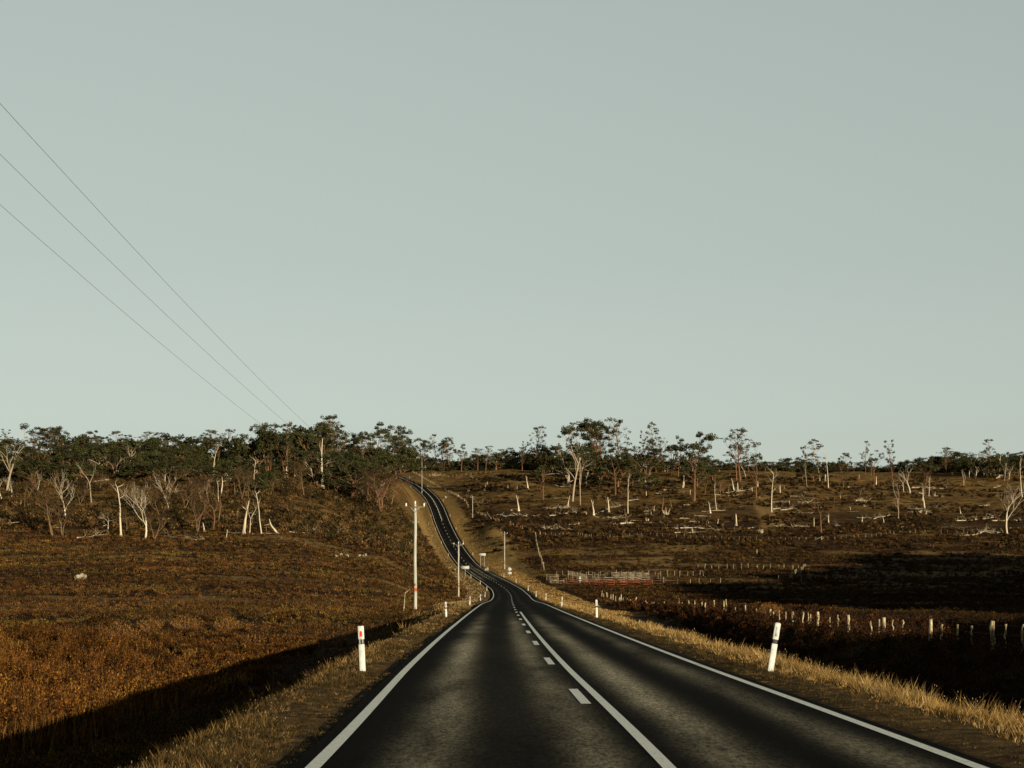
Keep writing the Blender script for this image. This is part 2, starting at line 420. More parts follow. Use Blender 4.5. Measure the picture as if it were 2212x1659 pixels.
# ------------------------------------------------------------ road
RW = 3.13
def ribbon(y0, y1, oa, ob, lift, step=None, mbx=None, cols=None):
    n = max(2, int((y1 - y0) / (step or 1.5)) + 1)
    Y = np.linspace(y0, y1, n)
    x, z = roadx(Y), roadz(Y) + EYE + lift
    d = np.gradient(x, Y); s = np.sqrt(1 + d * d)
    offs = np.atleast_1d(np.linspace(oa, ob, cols or 2))
    P = np.stack([np.stack([x + o / s, Y - o * d / s, z + 0 * o], -1) for o in offs], 1)
    k = len(offs)
    i = np.arange(n - 1)[:, None] * k; j = np.arange(k - 1)[None]
    Q = np.stack([i + j, i + j + 1, i + k + j + 1, i + k + j], -1).reshape(-1, 4)
    return P, Q, offs, Y
mb = MB()
P, Q, offs, Y = ribbon(-60, 1090, -3.36, 3.36, 0, 1.5, cols=69)
o2 = np.tile(offs, (len(Y), 1))
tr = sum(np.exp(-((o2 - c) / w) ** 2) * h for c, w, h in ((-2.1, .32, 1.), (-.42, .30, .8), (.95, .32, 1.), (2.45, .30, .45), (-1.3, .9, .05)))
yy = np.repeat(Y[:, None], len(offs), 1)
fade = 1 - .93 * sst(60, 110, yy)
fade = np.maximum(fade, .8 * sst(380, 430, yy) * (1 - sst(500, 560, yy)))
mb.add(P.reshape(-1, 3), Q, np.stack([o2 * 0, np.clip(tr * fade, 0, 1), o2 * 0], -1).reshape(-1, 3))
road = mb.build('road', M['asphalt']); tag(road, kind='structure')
for a, b in ((-RW - .072, -RW + .072), (RW - .072, RW + .072)):
    mb = MB()
    P, Q, _, _ = ribbon(-20, 1085, a, b, .006, 1.5); mb.add(P.reshape(-1, 3), Q)
    mb.build('edge_line', M['paint'], road)
mb = MB()
P, Q, _, _ = ribbon(-20, 110, .15, .28, .006, 1.5); mb.add(P.reshape(-1, 3), Q)
mb.build('solid_centre_line', M['paint'], road)
mb = MB()
P, Q, _, _ = ribbon(706, 1085, .10, .28, .006, 1.5); mb.add(P.reshape(-1, 3), Q)
mb.build('solid_centre_line', M['paint'], road)
yd = 11.6; k = 0
while yd < 1000 and k < 100:
    mb = MB(); P, Q, _, _ = ribbon(yd, yd + 3.4, -.13, .02, .006, 1.2)
    mb.add(P.reshape(-1, 3), Q); mb.build('centre_dash', M['paint'], road); yd += 11.9; k += 1
# ------------------------------------------------------------ low vegetation (nobody could count it)
rng = np.random.default_rng(7)
def frand(n, a, b): return rng.uniform(a, b, n)
def unit(n):
    v = rng.normal(size=(n, 3)); return v / np.linalg.norm(v, axis=1)[:, None]
def leaf_tris(C, size, col, upright=.0):
    """one randomly turned triangle per centre; upright stretches them along z"""
    n = len(C)
    a = unit(n); b = unit(n)
    a[:, 2] *= (1 - upright); b[:, 2] = b[:, 2] * (1 - upright)
    b = np.cross(a, b); b /= np.linalg.norm(b, axis=1)[:, None] + 1e-6
    if upright: b = b * (1 - upright); b[:, 2] += upright * 1.6
    s = np.broadcast_to(size, (n,))[:, None]
    V = np.stack([C - a * s * .5, C + a * s * .5, C + b * s], 1).reshape(-1, 3)
    return V, np.arange(3 * n).reshape(-1, 3), np.repeat(col, 3, 0)
def clump_field(name, X, Y, w, h, K, size, cols, upright=.4, label=None, cat=None, m=None, vary=.45, base=.05):
    n = len(X)
    Z = hz_(X, Y) + EYE
    r = np.sqrt(rng.uniform(0, 1, (n, K))); th = rng.uniform(0, 2 * math.pi, (n, K)); t = rng.uniform(base, 1, (n, K))
    wid = w[:, None] * (.55 + .5 * t)
    P = np.stack([X[:, None] + r * wid * np.cos(th) * .5, Y[:, None] + r * wid * np.sin(th) * .5,
                  Z[:, None] + h[:, None] * t * (1 - .45 * r * r)], -1).reshape(-1, 3)
    c = np.repeat(cols, K, 0) * rng.uniform(1 - vary, 1 + vary, (n * K, 1))
    V, Fc, Cc = leaf_tris(P, np.repeat(size, K), c, upright)
    mb = MB(); mb.add(V, Fc, Cc)
    o = mb.build(name, m or M['heath'])
    return tag(o, label, cat, kind='stuff')
def pick(n, palette, wts):
    P = np.array(palette); return P[rng.choice(len(P), n, p=np.array(wts) / sum(wts))]
HP = [(.086, .038, .010), (.058, .026, .007), (.120, .060, .015), (.026, .013, .004), (.060, .040, .011)]
def sel(X, Y, mk): return X[mk], Y[mk]

# heath over both fields
n = 120000
Y = np.exp(frand(n, math.log(34), math.log(640))); X = frand(n, -.345, .345) * Y + frand(n, -2, 2)
dx = X - roadx(Y)
st, ol = masks(X, Y)
pat = fbm(X / 9, Y / 12, 61)
keep = ((dx < -8.2 - 0 * Y) | (dx > 13)) & (rng.uniform(0, 1, n) > st * .93) & ((rng.uniform(0, 1, n) < .5 + 1.3 * (pat - .3)))
keep &= ~((Y > 120) & (abs(dx) < 7)) 
X, Y = sel(X, Y, keep); n = len(X)
big = sst(.52, .7, fbm(X / 5, Y / 5, 71)) * (1 - sst(150, 300, Y))
w = (.45 + Y * .0022) * frand(n, .6, 1.3); h = (.20 + .28 * big + Y * .0004) * frand(n, .5, 1.4)
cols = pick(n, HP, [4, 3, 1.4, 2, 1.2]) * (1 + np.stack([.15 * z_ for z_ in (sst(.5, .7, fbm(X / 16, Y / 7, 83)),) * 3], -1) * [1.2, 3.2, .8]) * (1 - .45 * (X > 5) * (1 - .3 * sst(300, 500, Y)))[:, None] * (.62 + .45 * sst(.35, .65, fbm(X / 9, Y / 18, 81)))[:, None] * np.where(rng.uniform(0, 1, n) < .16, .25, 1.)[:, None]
ol_ = ol[keep][:, None]; cols = cols * (1 - ol_) + pick(n, [(.035, .024, .008), (.06, .038, .012), (.018, .013, .005)], [2, 1, 2]) * ol_
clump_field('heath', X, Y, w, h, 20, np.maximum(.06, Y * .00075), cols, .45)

# taller golden shrubs in the left foreground
n = 1300
Y = np.exp(frand(n, math.log(33), math.log(135))); X = -12 - frand(n, 0, 1) * np.maximum(.345 * Y - 11, 0)
mk = (X > -.36 * Y - 2) & (X - roadx(Y) < -12.5) & (fbm(X / 4, Y / 6, 91) > .515 + .04 * sst(55, 110, Y)) & (rng.uniform(0, 1, n) < .3 + .7 * sst(50, 80, Y))
X, Y = sel(X, Y, mk); n = len(X)
tall = (1 - sst(48, 95, Y))
w = frand(n, .5, 1.5); h = (.35 + 1.15 * tall * frand(n, .2, 1)) * frand(n, .6, 1.3)
cols = pick(n, [(.34, .160, .026), (.24, .100, .018), (.42, .22, .04), (.10, .042, .010)], [4, 4, 1, 2])
cols = cols * (.16 + .16 * tall)[:, None] * frand(n, .45, 1.5)[:, None]
clump_field('tall_heath', X, Y, w, h, 300, np.maximum(.05, Y * .0011), cols, .74, vary=.8)
# bushes of upright leafy sprigs nearest the camera
n = 1700
Y = np.exp(frand(n, math.log(36), math.log(118))); X = -12.6 - frand(n, 0, 1) * np.maximum(.345 * Y - 10, 0)
mk = (X > -.36 * Y - 2) & (fbm(X / 3, Y / 4, 97) > .50)
X, Y = sel(X, Y, mk); n = len(X); Z = hz_(X, Y) + EYE
NS, NL = 44, 15
bh = frand(n, .6, 1.75) * (.45 + .55 * sst(.17, .27, -X / Y)) * (1 - .5 * sst(85, 118, Y)); bw = frand(n, .4, 1.0)
th = rng.uniform(0, 6.283, (n, NS)); rr = np.sqrt(rng.uniform(0, 1, (n, NS))); sh = bh[:, None] * rng.uniform(.55, 1.1, (n, NS)) * (1 - .35 * rr**2)
t = rng.uniform(.22, 1, (n, NS, NL))
sx = (X[:, None] + np.cos(th) * rr * bw[:, None] * .45)[:, :, None] + (np.cos(th) * rr * bw[:, None])[:, :, None] * .6 * t**1.4
sy = (Y[:, None] + np.sin(th) * rr * bw[:, None] * .45)[:, :, None] + (np.sin(th) * rr * bw[:, None])[:, :, None] * .6 * t**1.4
sz = Z[:, None, None] + sh[:, :, None] * t
Pn = np.stack([sx, sy, sz], -1).reshape(-1, 3) + rng.normal(size=(n * NS * NL, 3)) * [.022, .022, .02]
cc = pick(n * NS, [(.19, .078, .013), (.125, .048, .009), (.26, .125, .022), (.05, .020, .005)], [4, 4, 1.2, 4]) * frand(n * NS, .5, 1.25)[:, None]
cc = cc * np.repeat(frand(n, .45, 1.0) * (1 - .35 * sst(70, 118, Y)), NS)[:, None]
V, Fc, Cc = leaf_tris(Pn, np.full(len(Pn), .058), np.repeat(cc, NL, 0) * frand(len(Pn), .6, 1.3)[:, None], .7)
mb = MB(); mb.add(V, Fc, Cc); tag(mb.build('sprig_bushes', M['heath']), kind='stuff')
# sprigs: thin upright stems through the same shrubs
n = 7000
Y = np.exp(frand(n, math.log(33), math.log(110))); X = -12 - frand(n, 0, 1) * np.maximum(.345 * Y - 11, 0)
mk = (X > -.36 * Y - 2) & (X - roadx(Y) < -12.5) & (fbm(X / 4, Y / 6, 91) > .45)
X, Y = sel(X, Y, mk); n = len(X); Z = hz_(X, Y) + EYE
hh = (.4 + .6 * (1 - sst(45, 95, Y))) * frand(n, .5, 1.15)
lean = frand(n, -.25, .25) * hh
mb = MB(); ww = np.maximum(.012, Y * .00045)
V = np.stack([np.stack([X - ww, Y, Z], -1), np.stack([X + ww, Y, Z], -1), np.stack([X + lean, Y + frand(n, -.2, .2), Z + hh], -1)], 1).reshape(-1, 3)
c = pick(n, [(.17, .085, .018), (.09, .038, .008), (.26, .16, .05), (.012, .006, .002)], [3, 3, .5, 5])
mb.add(V, np.arange(3 * n).reshape(-1, 3), np.repeat(c, 3, 0)); tag(mb.build('shrub_stems', M['heath']), kind='stuff')

# reddish scrub by the old fence on the right
n = 2600
Y = np.exp(frand(n, math.log(42), math.log(230))); X = frand(n, 14.0, 27) + 0 * Y
mk = (X < .345 * Y + 2) & (fbm(X / 3, Y / 5, 93) > .38)
X, Y = sel(X, Y, mk); n = len(X)
w = frand(n, .4, .9); h = frand(n, .3, .85) * (1 + .35 * (abs(X - 17.5) < 2))
cols = pick(n, [(.032, .012, .0035), (.055, .022, .006), (.012, .006, .002)], [4, 2, 5])
clump_field('fence_side_scrub', X, Y, w, h, 90, np.maximum(.05, Y * .0011), cols, .5)

# bushes and scrub on the hillsides
n = 16000
Y = frand(n, 425, 900) ; X = frand(n, -.345, .345) * Y
dx = X - roadx(Y)
pat = fbm(X / 22, Y / 26, 95)
leftp = (X / Y < -.055) & (Y > 432) & (Y < 640)
rightp = (X / Y > -.03) & (Y > 560) & (pat > .41)
mk = (abs(dx) > 12) & ((leftp & (pat > .30)) | rightp)
X, Y = sel(X, Y, mk); n = len(X)
lf = X / Y < -.055
w = np.where(lf, frand(n, 1.4, 3.6), frand(n, .9, 2.4)); h = np.where(lf, frand(n, .6, 2.3), frand(n, .35, 1.1))
cols = np.where(lf[:, None], pick(n, [(.06, .034, .012), (.02, .014, .005), (.10, .056, .019), (.026, .021, .006)], [3, 4, 1.5, 2]),
                pick(n, [(.04, .022, .007), (.016, .010, .0035), (.085, .042, .012)], [3, 5, 1.5]))
clump_field('hillside_scrub', X, Y, w, h, 34, np.full(n, .62), cols, .2, vary=.4)

# low scrub closing the gaps along the crest
n = 1500
Y = frand(n, 962, 1015); X = frand(n, -.062, .345) * Y
mk = (abs(X - roadx(Y)) > 10); X, Y = sel(X, Y, mk); n = len(X)
clump_field('crest_scrub', X, Y, frand(n, 3, 7), frand(n, 1.2, 4.2), 60, np.full(n, .8), pick(n, [(.02, .019, .006), (.034, .031, .010), (.012, .012, .004)], [3, 2, 2]), .1, vary=.4)

# dry grass on the verges
def grass(name, n, ya, yb, da, db, hlo, hhi, pal, wts, seed, thr, tone=1.0, heads=.03):
    """tufts: a dozen blades leaning out from a common root"""
    B = 10; nc = n // B
    Y = np.exp(frand(nc, math.log(ya), math.log(yb))); X = roadx(Y) + frand(nc, da, db)
    off = X - roadx(Y)
    edge = sst(0, .9, np.minimum(abs(off - da), abs(off - db)))
    m1 = .45 * fbm(X / 1.1, Y / 1.8, seed) + .55 * fbm(X / 2.4, Y / 6, seed + 9)
    mk = (m1 > thr - .05 * edge + rng.normal(0, .05, nc)) & (abs(X) < .36 * Y + 3) & (rng.uniform(0, 1, nc) < .25 + .75 * edge)
    X, Y, edge, m1 = X[mk], Y[mk], edge[mk], m1[mk]; nc = len(X)
    hc = (hlo + (hhi - hlo) * rng.uniform(0, 1, nc) ** 2.0 * 1.7) * (.4 + .6 * edge) * (.6 + .8 * sst(thr, thr + .25, m1))
    cc = pick(nc, pal, wts) * frand(nc, .55, 1.4)[:, None] * tone
    rad = .03 + .16 * hc
    X = np.repeat(X, B) + rng.normal(size=nc * B) * np.repeat(rad, B); Y = np.repeat(Y, B) + rng.normal(size=nc * B) * np.repeat(rad, B)
    c = np.repeat(cc, B, 0); H = np.repeat(hc, B) * frand(nc * B, .35, 1.1); n = nc * B
    Z = hz_(X, Y) + EYE - .02; W = np.maximum(.0045, np.minimum(Y * .00026, .030 + Y * .00008)) * frand(n, .7, 1.5)
    lx, ly = frand(n, -.75, .75) * H, frand(n, -.75, .75) * H
    a = frand(n, 0, math.pi); ca, sa = np.cos(a) * W, np.sin(a) * W * .4
    V = np.stack([np.stack([X - ca, Y - sa, Z], -1), np.stack([X + ca, Y + sa, Z], -1),
                  np.stack([X + lx, Y + ly, Z + H], -1)], 1).reshape(-1, 3)
    c = c * frand(n, .7, 1.25)[:, None]
    mb = MB(); mb.add(V, np.arange(3 * n).reshape(-1, 3), np.repeat(c, 3, 0))
    k = rng.uniform(0, 1, n) < heads
    T = np.stack([X + lx, Y + ly, Z + H], -1)[k]; s = np.maximum(.006, Y[k] * .00022)
    V = np.stack([T + np.stack([-s * .6, 0 * s, 0 * s], -1), T + np.stack([s * .6, 0 * s, 0 * s], -1), T + np.stack([0 * s, 0 * s, s * 3], -1), T - np.stack([0 * s, 0 * s, s * 2.0], -1)], 1)
    mb.add(V.reshape(-1, 3), (np.arange(len(T))[:, None] * 4 + np.array([[0, 3, 1, 2]])), np.repeat(pick(len(T), [(.40, .29, .14), (.26, .18, .07)], [1, 1]) * tone, 4, 0))
    return tag(mb.build(name, M['grass']), kind='stuff')
ST = [(.27, .165, .05), (.36, .24, .09), (.17, .09, .025), (.10, .07, .022), (.05, .028, .008)]
grass('verge_grass', 210000, 12, 170, 4.3, 7.2, .08, .22, ST, [3, 2.5, 3, 2, 1], 5, .34, .85)
grass('verge_grass', 190000, 160, 720, 4.2, 12.5, .04, .10, ST, [3, 1, 3, 2, 2], 5, .30, 1.0, 0)
grass('verge_grass', 150000, 12, 170, -6.2, -3.65, .03, .13, ST, [1.8, .9, 2.5, 3, 4], 15, .465, .62, .02)
grass('verge_grass', 20000, 12, 140, -10.5, -5.0, .16, .42, ST, [2, 1, 3, 2, 3], 25, .50, .75)
grass('verge_grass', 50000, 160, 700, -9, -4.4, .04, .11, ST, [2, 1, 3, 2, 2], 15, .40, .6)
grass('shoulder_grass', 120000, 12, 160, -5.3, -3.36, .025, .085, [(.07, .042, .014), (.035, .024, .008), (.018, .012, .004)], [2, 3, 3], 35, .40, 1.1, 0)
grass('shoulder_grass', 90000, 12, 160, 3.5, 4.9, .025, .08, [(.07, .042, .014), (.035, .024, .008), (.018, .012, .004)], [2, 3, 3], 36, .42, 1.1, 0)
# ------------------------------------------------------------ trees: prototypes (wood + leaf meshes), then one object tree per tree in the photo
def path(rg, p, d, L, segs, wob):
    pts = [np.array(p, float)]; d = np.array(d, float); d /= np.linalg.norm(d)
    for _ in range(segs):
        d = d + rg.normal(size=3) * wob; d /= np.linalg.norm(d)
        pts.append(pts[-1] + d * L / segs)
    return np.array(pts), d
def grow(mb, rg, p, d, L, r, depth, tips, wob=.16, spread=.6, kids=(2, 3), up=.15, shrink=.68, n=5, mids=True):
    pts, de = path(rg, p, d, L, 4 if depth > 1 else 3, wob)
    r1 = r * (.66 if depth else .45)
    mb.tube(pts, np.linspace(r, r1, len(pts)), n if depth > 1 else 3, caps=False)
    if depth == 0:
        tips.append((pts[-1], L)); return
    k = rg.integers(kids[0], kids[1] + 1)
    ph = rg.uniform(0, 6.28)
    for i in range(k):
        a = ph + i * 6.28 / k + rg.uniform(-.5, .5)
        side = np.array([math.cos(a), math.sin(a), 0])
        s = spread * rg.uniform(.5, 1.25)
        nd = de * (1 - .25 * s) + side * s + np.array([0, 0, up])
        grow(mb, rg, pts[-1], nd, L * shrink * rg.uniform(.75, 1.2), r1 * rg.uniform(.78, 1.0), depth - 1, tips, wob, spread, kids, up, shrink, n, mids)
    if mids and depth > 1 and rg.random() < .7:
        a = rg.uniform(0, 6.28); j = rg.integers(1, len(pts) - 1)
        grow(mb, rg, pts[j], de * .4 + np.array([math.cos(a), math.sin(a), .2]), L * .6, r1 * .5, depth - 2, tips, wob, spread, kids, up, shrink, n, False)
def leaves(lb, rg, tips, rx, rz_, cnt, size, drop=.0):
    for c, L in tips:
        if rg.random() < drop: continue
        k = int(cnt * rg.uniform(.6, 1.3)); sx = rx * rg.uniform(.6, 1.3); sz = rz_ * rg.uniform(.7, 1.3)
        P = rg.normal(size=(k, 3)); P /= np.linalg.norm(P, axis=1)[:, None]; P *= rg.uniform(.15, 1, (k, 1)) ** .5
        P[:, 2] = np.where(P[:, 2] < 0, P[:, 2] * .45, P[:, 2])
        P = P * [sx, sx, sz] + c + [0, 0, .25 * sz]
        a = rg.normal(size=(k, 3)); a /= np.linalg.norm(a, axis=1)[:, None]
        b = np.cross(a, rg.normal(size=(k, 3))); b /= np.linalg.norm(b, axis=1)[:, None]
        s = size * rg.uniform(.6, 1.3, (k, 1))
        V = np.stack([P - a * s, P - b * s * .7, P + a * s, P + b * s * .7], 1).reshape(-1, 3)
        t = np.clip(rg.uniform(.0, .8) + rg.uniform(-.25, .35, k), 0, 1)
        lb.add(V, np.arange(4 * k).reshape(-1, 4), np.repeat(np.stack([t, t, t], 1), 4, 0))
PROTO = {}
def proto(kind, seed, wood, leaf):
    """unit-height tree: list of (part name, mesh)"""
    rg = np.random.default_rng(seed); wb, lb, tips = MB(), MB(), []
    H = 10.0
    if kind == 'umbrella':
        pts, d = path(rg, (0, 0, -.3), (rg.uniform(-.08, .08), 0, 1), 4.6, 6, .05)
        wb.tube(pts, np.linspace(.19, .12, 7), 6, False)
        for i in range(rg.integers(3, 5)):
            a = rg.uniform(0, 6.28)
            grow(wb, rg, pts[rg.integers(4, 7)], (math.cos(a) * .42, math.sin(a) * .42, 1), 1.9, .085, 3, tips, .15, .58, (2, 2), .16, .68)
        for _ in range(3):
            a = rg.uniform(0, 6.28); grow(wb, rg, pts[rg.integers(3, 6)], (math.cos(a), math.sin(a), .5), 1.3, .05, 1, tips, .15, .6, (2, 2), .12, .7)
        tips = [(c, L) for c, L in tips if c[2] > 3]
        leaves(lb, rg, tips, .58, .50, 84, .105, .05)
    elif kind == 'round':
        pts, d = path(rg, (0, 0, -.3), (0, 0, 1), 2.8, 5, .06)
        wb.tube(pts, np.linspace(.2, .13, 6), 6, False)
        for i in range(8):
            a = i * 1.05 + rg.uniform(-.3, .3)
            grow(wb, rg, pts[rg.integers(1, 6)], (math.cos(a) * .8, math.sin(a) * .8, rg.uniform(.1, 1.1)), 1.9, .08, 2, tips, .16, .7, (2, 3), .05, .72)
        leaves(lb, rg, tips, .72, .62, 62, .145)
    elif kind == 'sparse':
        pts, d = path(rg, (0, 0, -.3), (rg.uniform(-.06, .06), 0, 1), 9.2, 11, .045)
        wb.tube(pts, np.linspace(.15, .03, 12), 5, False)
        for j in range(4, 12):
            for _ in range(rg.integers(2, 4)):
                a = rg.uniform(0, 6.28)
                grow(wb, rg, pts[min(j, 11)], (math.cos(a), math.sin(a), .75), rg.uniform(.8, 1.7) * (1.35 - j * .075), .045, 1, tips, .18, .6, (2, 2), .15, .7)
        leaves(lb, rg, tips, .42, .30, 34, .11, .1)
    elif kind == 'egg':       # upright ragged crown round a single leader
        pts, d = path(rg, (0, 0, -.3), (rg.uniform(-.07, .07), 0, 1), 9.0, 11, .05)
        wb.tube(pts, np.linspace(.17, .03, 12), 5, False)
        for j in range(4, 12):
            q = math.sin((j - 2.5) / 9.5 * math.pi)
            for _ in range(4):
                a = rg.uniform(0, 6.28)
                grow(wb, rg, pts[min(j, 11)], (math.cos(a), math.sin(a), 1.0), .35 + 1.5 * q * rg.uniform(.6, 1.15), .045, 1, tips, .18, .6, (2, 2), .2, .7)
        leaves(lb, rg, tips, .40, .34, 26, .10, .08)
    elif kind == 'tuft':      # bare lower trunk, leggy limbs, small clumps at the ends
        pts, d = path(rg, (0, 0, -.3), (rg.uniform(-.12, .12), 0, 1), 5.0, 6, .06)
        wb.tube(pts, np.linspace(.15, .085, 7), 5, False)
        for i in range(5):
            a = rg.uniform(0, 6.28)
            grow(wb, rg, pts[rg.integers(3, 7)], (math.cos(a) * .5, math.sin(a) * .5, 1), 1.9, .06, 2, tips, .14, .5, (2, 3), .2, .7)
        leaves(lb, rg, tips, .46, .36, 52, .10, .05)
    elif kind == 'broad':     # several trunks from one base, deep crown
        for i in range(4):
            a = rg.uniform(0, 6.28); q = rg.uniform(.1, .42)
            pts, d = path(rg, (0, 0, -.3), (math.cos(a) * q, math.sin(a) * q, 1), 4.6, 5, .05)
            wb.tube(pts, np.linspace(.16, .1, 6), 5, False)
            grow(wb, rg, pts[-1], d, 2.1, .09, 3, tips, .15, .6, (2, 3), .14, .66)
            grow(wb, rg, pts[3], (math.cos(a), math.sin(a), .8), 1.7, .06, 2, tips, .15, .6, (2, 3), .14, .66)
        leaves(lb, rg, tips, .52, .46, 62, .105, .04)
    elif kind == 'twiggy':    # nearly bare spreading crown from a short trunk, dry leaves
        for i in range(rg.integers(2, 4)):
            a = rg.uniform(0, 6.28)
            pts, d = path(rg, (0, 0, -.3), (math.cos(a) * .3, math.sin(a) * .3, 1), 2.7, 4, .09)
            wb.tube(pts, np.linspace(.2, .12, 5), 5, False)
            for _ in range(2):
                a = rg.uniform(0, 6.28)
                grow(wb, rg, pts[-1], d + np.array([math.cos(a) * .5, math.sin(a) * .5, 0]), 2.3, .10, 4, tips, .16, .55, (2, 3), .2, .72)
        leaves(lb, rg, tips, .42, .30, 15, .09, .15)
    elif kind == 'deadcrown': # tall bleached tree with a fan of fine bare branches
        pts, d = path(rg, (0, 0, -.3), (rg.uniform(-.1, .1), 0, 1), 4.2, 5, .07)
        wb.tube(pts, np.linspace(.18, .12, 6), 6, False)
        for i in range(4):
            a = rg.uniform(0, 6.28)
            grow(wb, rg, pts[rg.integers(3, 6)], (math.cos(a) * .4, math.sin(a) * .4, 1), 2.2, .07, 5, tips, .13, .5, (2, 2), .3, .74)
    elif kind == 'pole':      # tall dead trunk with a few broken limbs
        pts, d = path(rg, (0, 0, -.3), (rg.uniform(-.06, .06), 0, 1), 9.0, 9, .055)
        rr = np.linspace(.20, .075, 10); rr[0] = .32; wb.tube(pts, rr, 6, True)
        for j in (5, 7, 8, 9, 9):
            a = rg.uniform(-.7, .7) + (math.pi if rg.random() < .5 else 0)
            grow(wb, rg, pts[j], (math.cos(a), math.sin(a), .9), rg.uniform(.7, 1.3), .06, 3, tips, .2, .6, (1, 2), .3, .7, n=4)
    elif kind == 'fork':      # pale dead tree parting into two or three crooked arms
        pts, d = path(rg, (0, 0, -.3), (rg.uniform(-.15, .15), 0, 1), 4.0, 5, .07)
        rr = np.linspace(.20, .14, 6); rr[0] = .32; wb.tube(pts, rr, 6, False)
        for s in (-1, 1):
            grow(wb, rg, pts[-1], (s * .38, rg.uniform(-.2, .2), 1), 2.3, .105, 4, tips, .2, .5, (2, 2), .4, .72)
        grow(wb, rg, pts[3], (rg.choice([-1, 1]) * .8, .1, .7), 1.5, .06, 3, tips, .22, .5, (1, 2), .35, .72)
    elif kind == 'snag':      # broken tapering stump with a jagged top
        pts, d = path(rg, (0, 0, -.4), (rg.uniform(-.12, .12), 0, 1), 8.6, 5, .04)
        rr = np.linspace(1.0, .42, 6); rr[0] = 1.5; rr[1] = 1.05; wb.tube(pts, rr, 7, False)
        for i in range(4):
            a = i * 1.57 + rg.uniform(-.3, .3); q = pts[-1] + np.array([math.cos(a) * .28, math.sin(a) * .28, -.3])
            wb.tube([q, q + [0, 0, rg.uniform(.6, 2.0)]], [.24, .02], 4, False)
    elif kind == 'thinsnag':
        pts, d = path(rg, (0, 0, -.4), (rg.uniform(-.2, .2), 0, 1), 9.8, 7, .07)
        rr = np.linspace(.55, .12, 8); rr[0] = .95; wb.tube(pts, rr, 6, False)
        if rg.random() < .6:
            grow(wb, rg, pts[5], (rg.choice([-1, 1]), 0, .6), 1.6, .14, 1, tips, .2, .5, (1, 2), .3, .7, n=4)
    elif kind == 'stump':     # low splayed root stump
        for i in range(6):
            a = i * 1.05 + rg.uniform(-.4, .4)
            p, _ = path(rg, (math.cos(a) * 2.5, math.sin(a) * 1.5, -.6), (math.cos(a) * rg.uniform(-4, 5), math.sin(a) * 2, 5), rg.uniform(5, 11), 4, .22)
            wb.tube(p, [.95, .8, .6, .4, .1], 5, False)
    zmax = max(v[:, 2].max() for v in wb.v + lb.v)
    s = 1 / zmax
    parts = []
    for nm, b, mt in ((('trunk'), wb, wood), (('crown'), lb, leaf)):
        if not b.v: continue
        b.v = [v * s for v in b.v]
        me = b.mesh(kind + '_' + nm); me.materials.append(mt)
        if nm == 'trunk': me.polygons.foreach_set('use_smooth', np.ones(len(me.polygons), bool))
        parts.append((nm, me))
    return parts
VAR = {'umbrella': 5, 'round': 4, 'sparse': 4, 'tuft': 4, 'egg': 4, 'broad': 3, 'twiggy': 4, 'deadcrown': 3, 'pole': 4, 'fork': 4, 'snag': 3, 'thinsnag': 4, 'stump': 3}
NAME = {'umbrella': 'gum_tree', 'round': 'gum_tree', 'sparse': 'gum_tree', 'tuft': 'gum_tree', 'egg': 'gum_tree', 'broad': 'gum_tree', 'twiggy': 'bare_tree',
        'deadcrown': 'dead_tree', 'pole': 'dead_tree', 'fork': 'dead_tree', 'snag': 'tree_stump', 'thinsnag': 'tree_stump', 'stump': 'tree_stump'}
def getproto(kind, k, wood=None, leaf=None):
    live = kind in ('umbrella', 'round', 'sparse', 'tuft', 'broad', 'egg')
    wood = wood or ('bark' if live else 'twig' if kind == 'twiggy' else 'dead')
    leaf = leaf or ('twigleaf' if kind == 'twiggy' else 'gum')
    key = (kind, k % VAR[kind], wood, leaf)
    if key not in PROTO: PROTO[key] = proto(kind, hash(kind) % 1 + 100 * list(VAR).index(kind) + key[1] + 1, M[wood], M[leaf])
    return PROTO[key]
tcount = 0
def tree(kind, k, pos, H, label, group=None, wf=1.0, lean=0., wood=None, leaf=None, rz=None):
    global tcount
    tcount += 1
    parts = getproto(kind, k, wood, leaf)
    nm = NAME[kind]; cat = {'gum_tree': 'tree', 'bare_tree': 'bare tree', 'dead_tree': 'dead tree', 'tree_stump': 'stump'}[nm]
    rg = np.random.default_rng(tcount * 13 + 5)
    rz = rg.uniform(-.5, .5) + rg.integers(0, 2) * math.pi if rz is None else rz
    if len(parts) == 1:
        o = bpy.data.objects.new(nm, parts[0][1]); COL.objects.link(o); o.location = pos
    else:
        o = empty(nm, pos)
        for pn, me in parts:
            c = bpy.data.objects.new(pn, me); COL.objects.link(c); c.parent = o
    o.rotation_euler = (0, lean, rz if lean == 0 else 0)
    o.scale = (H * wf, H * wf, H)
    return tag(o, label, cat, group)
LAND = []      # landmarks for telling look-alikes apart: (px, v, name)
def T(z, x, yb, yt, kind, k, label, wf=1.0, lean=0., land=None, Y=None, **kw):
    px, v = zm(z, x, yb); _, vt = zm(z, x, yt)
    if Y is None: P = hit(px, v)
    else:
        X = (px - CXP) / F * Y; P = Vector((X, Y, gz(X, Y)))
    H = EYE + (HOR - vt) / F * P.y - P.z
    if H < .4: H = .4
    if land: LAND.append((px, v, land))
    return tree(kind, k, P, H, label, wf=wf, lean=lean, **kw)
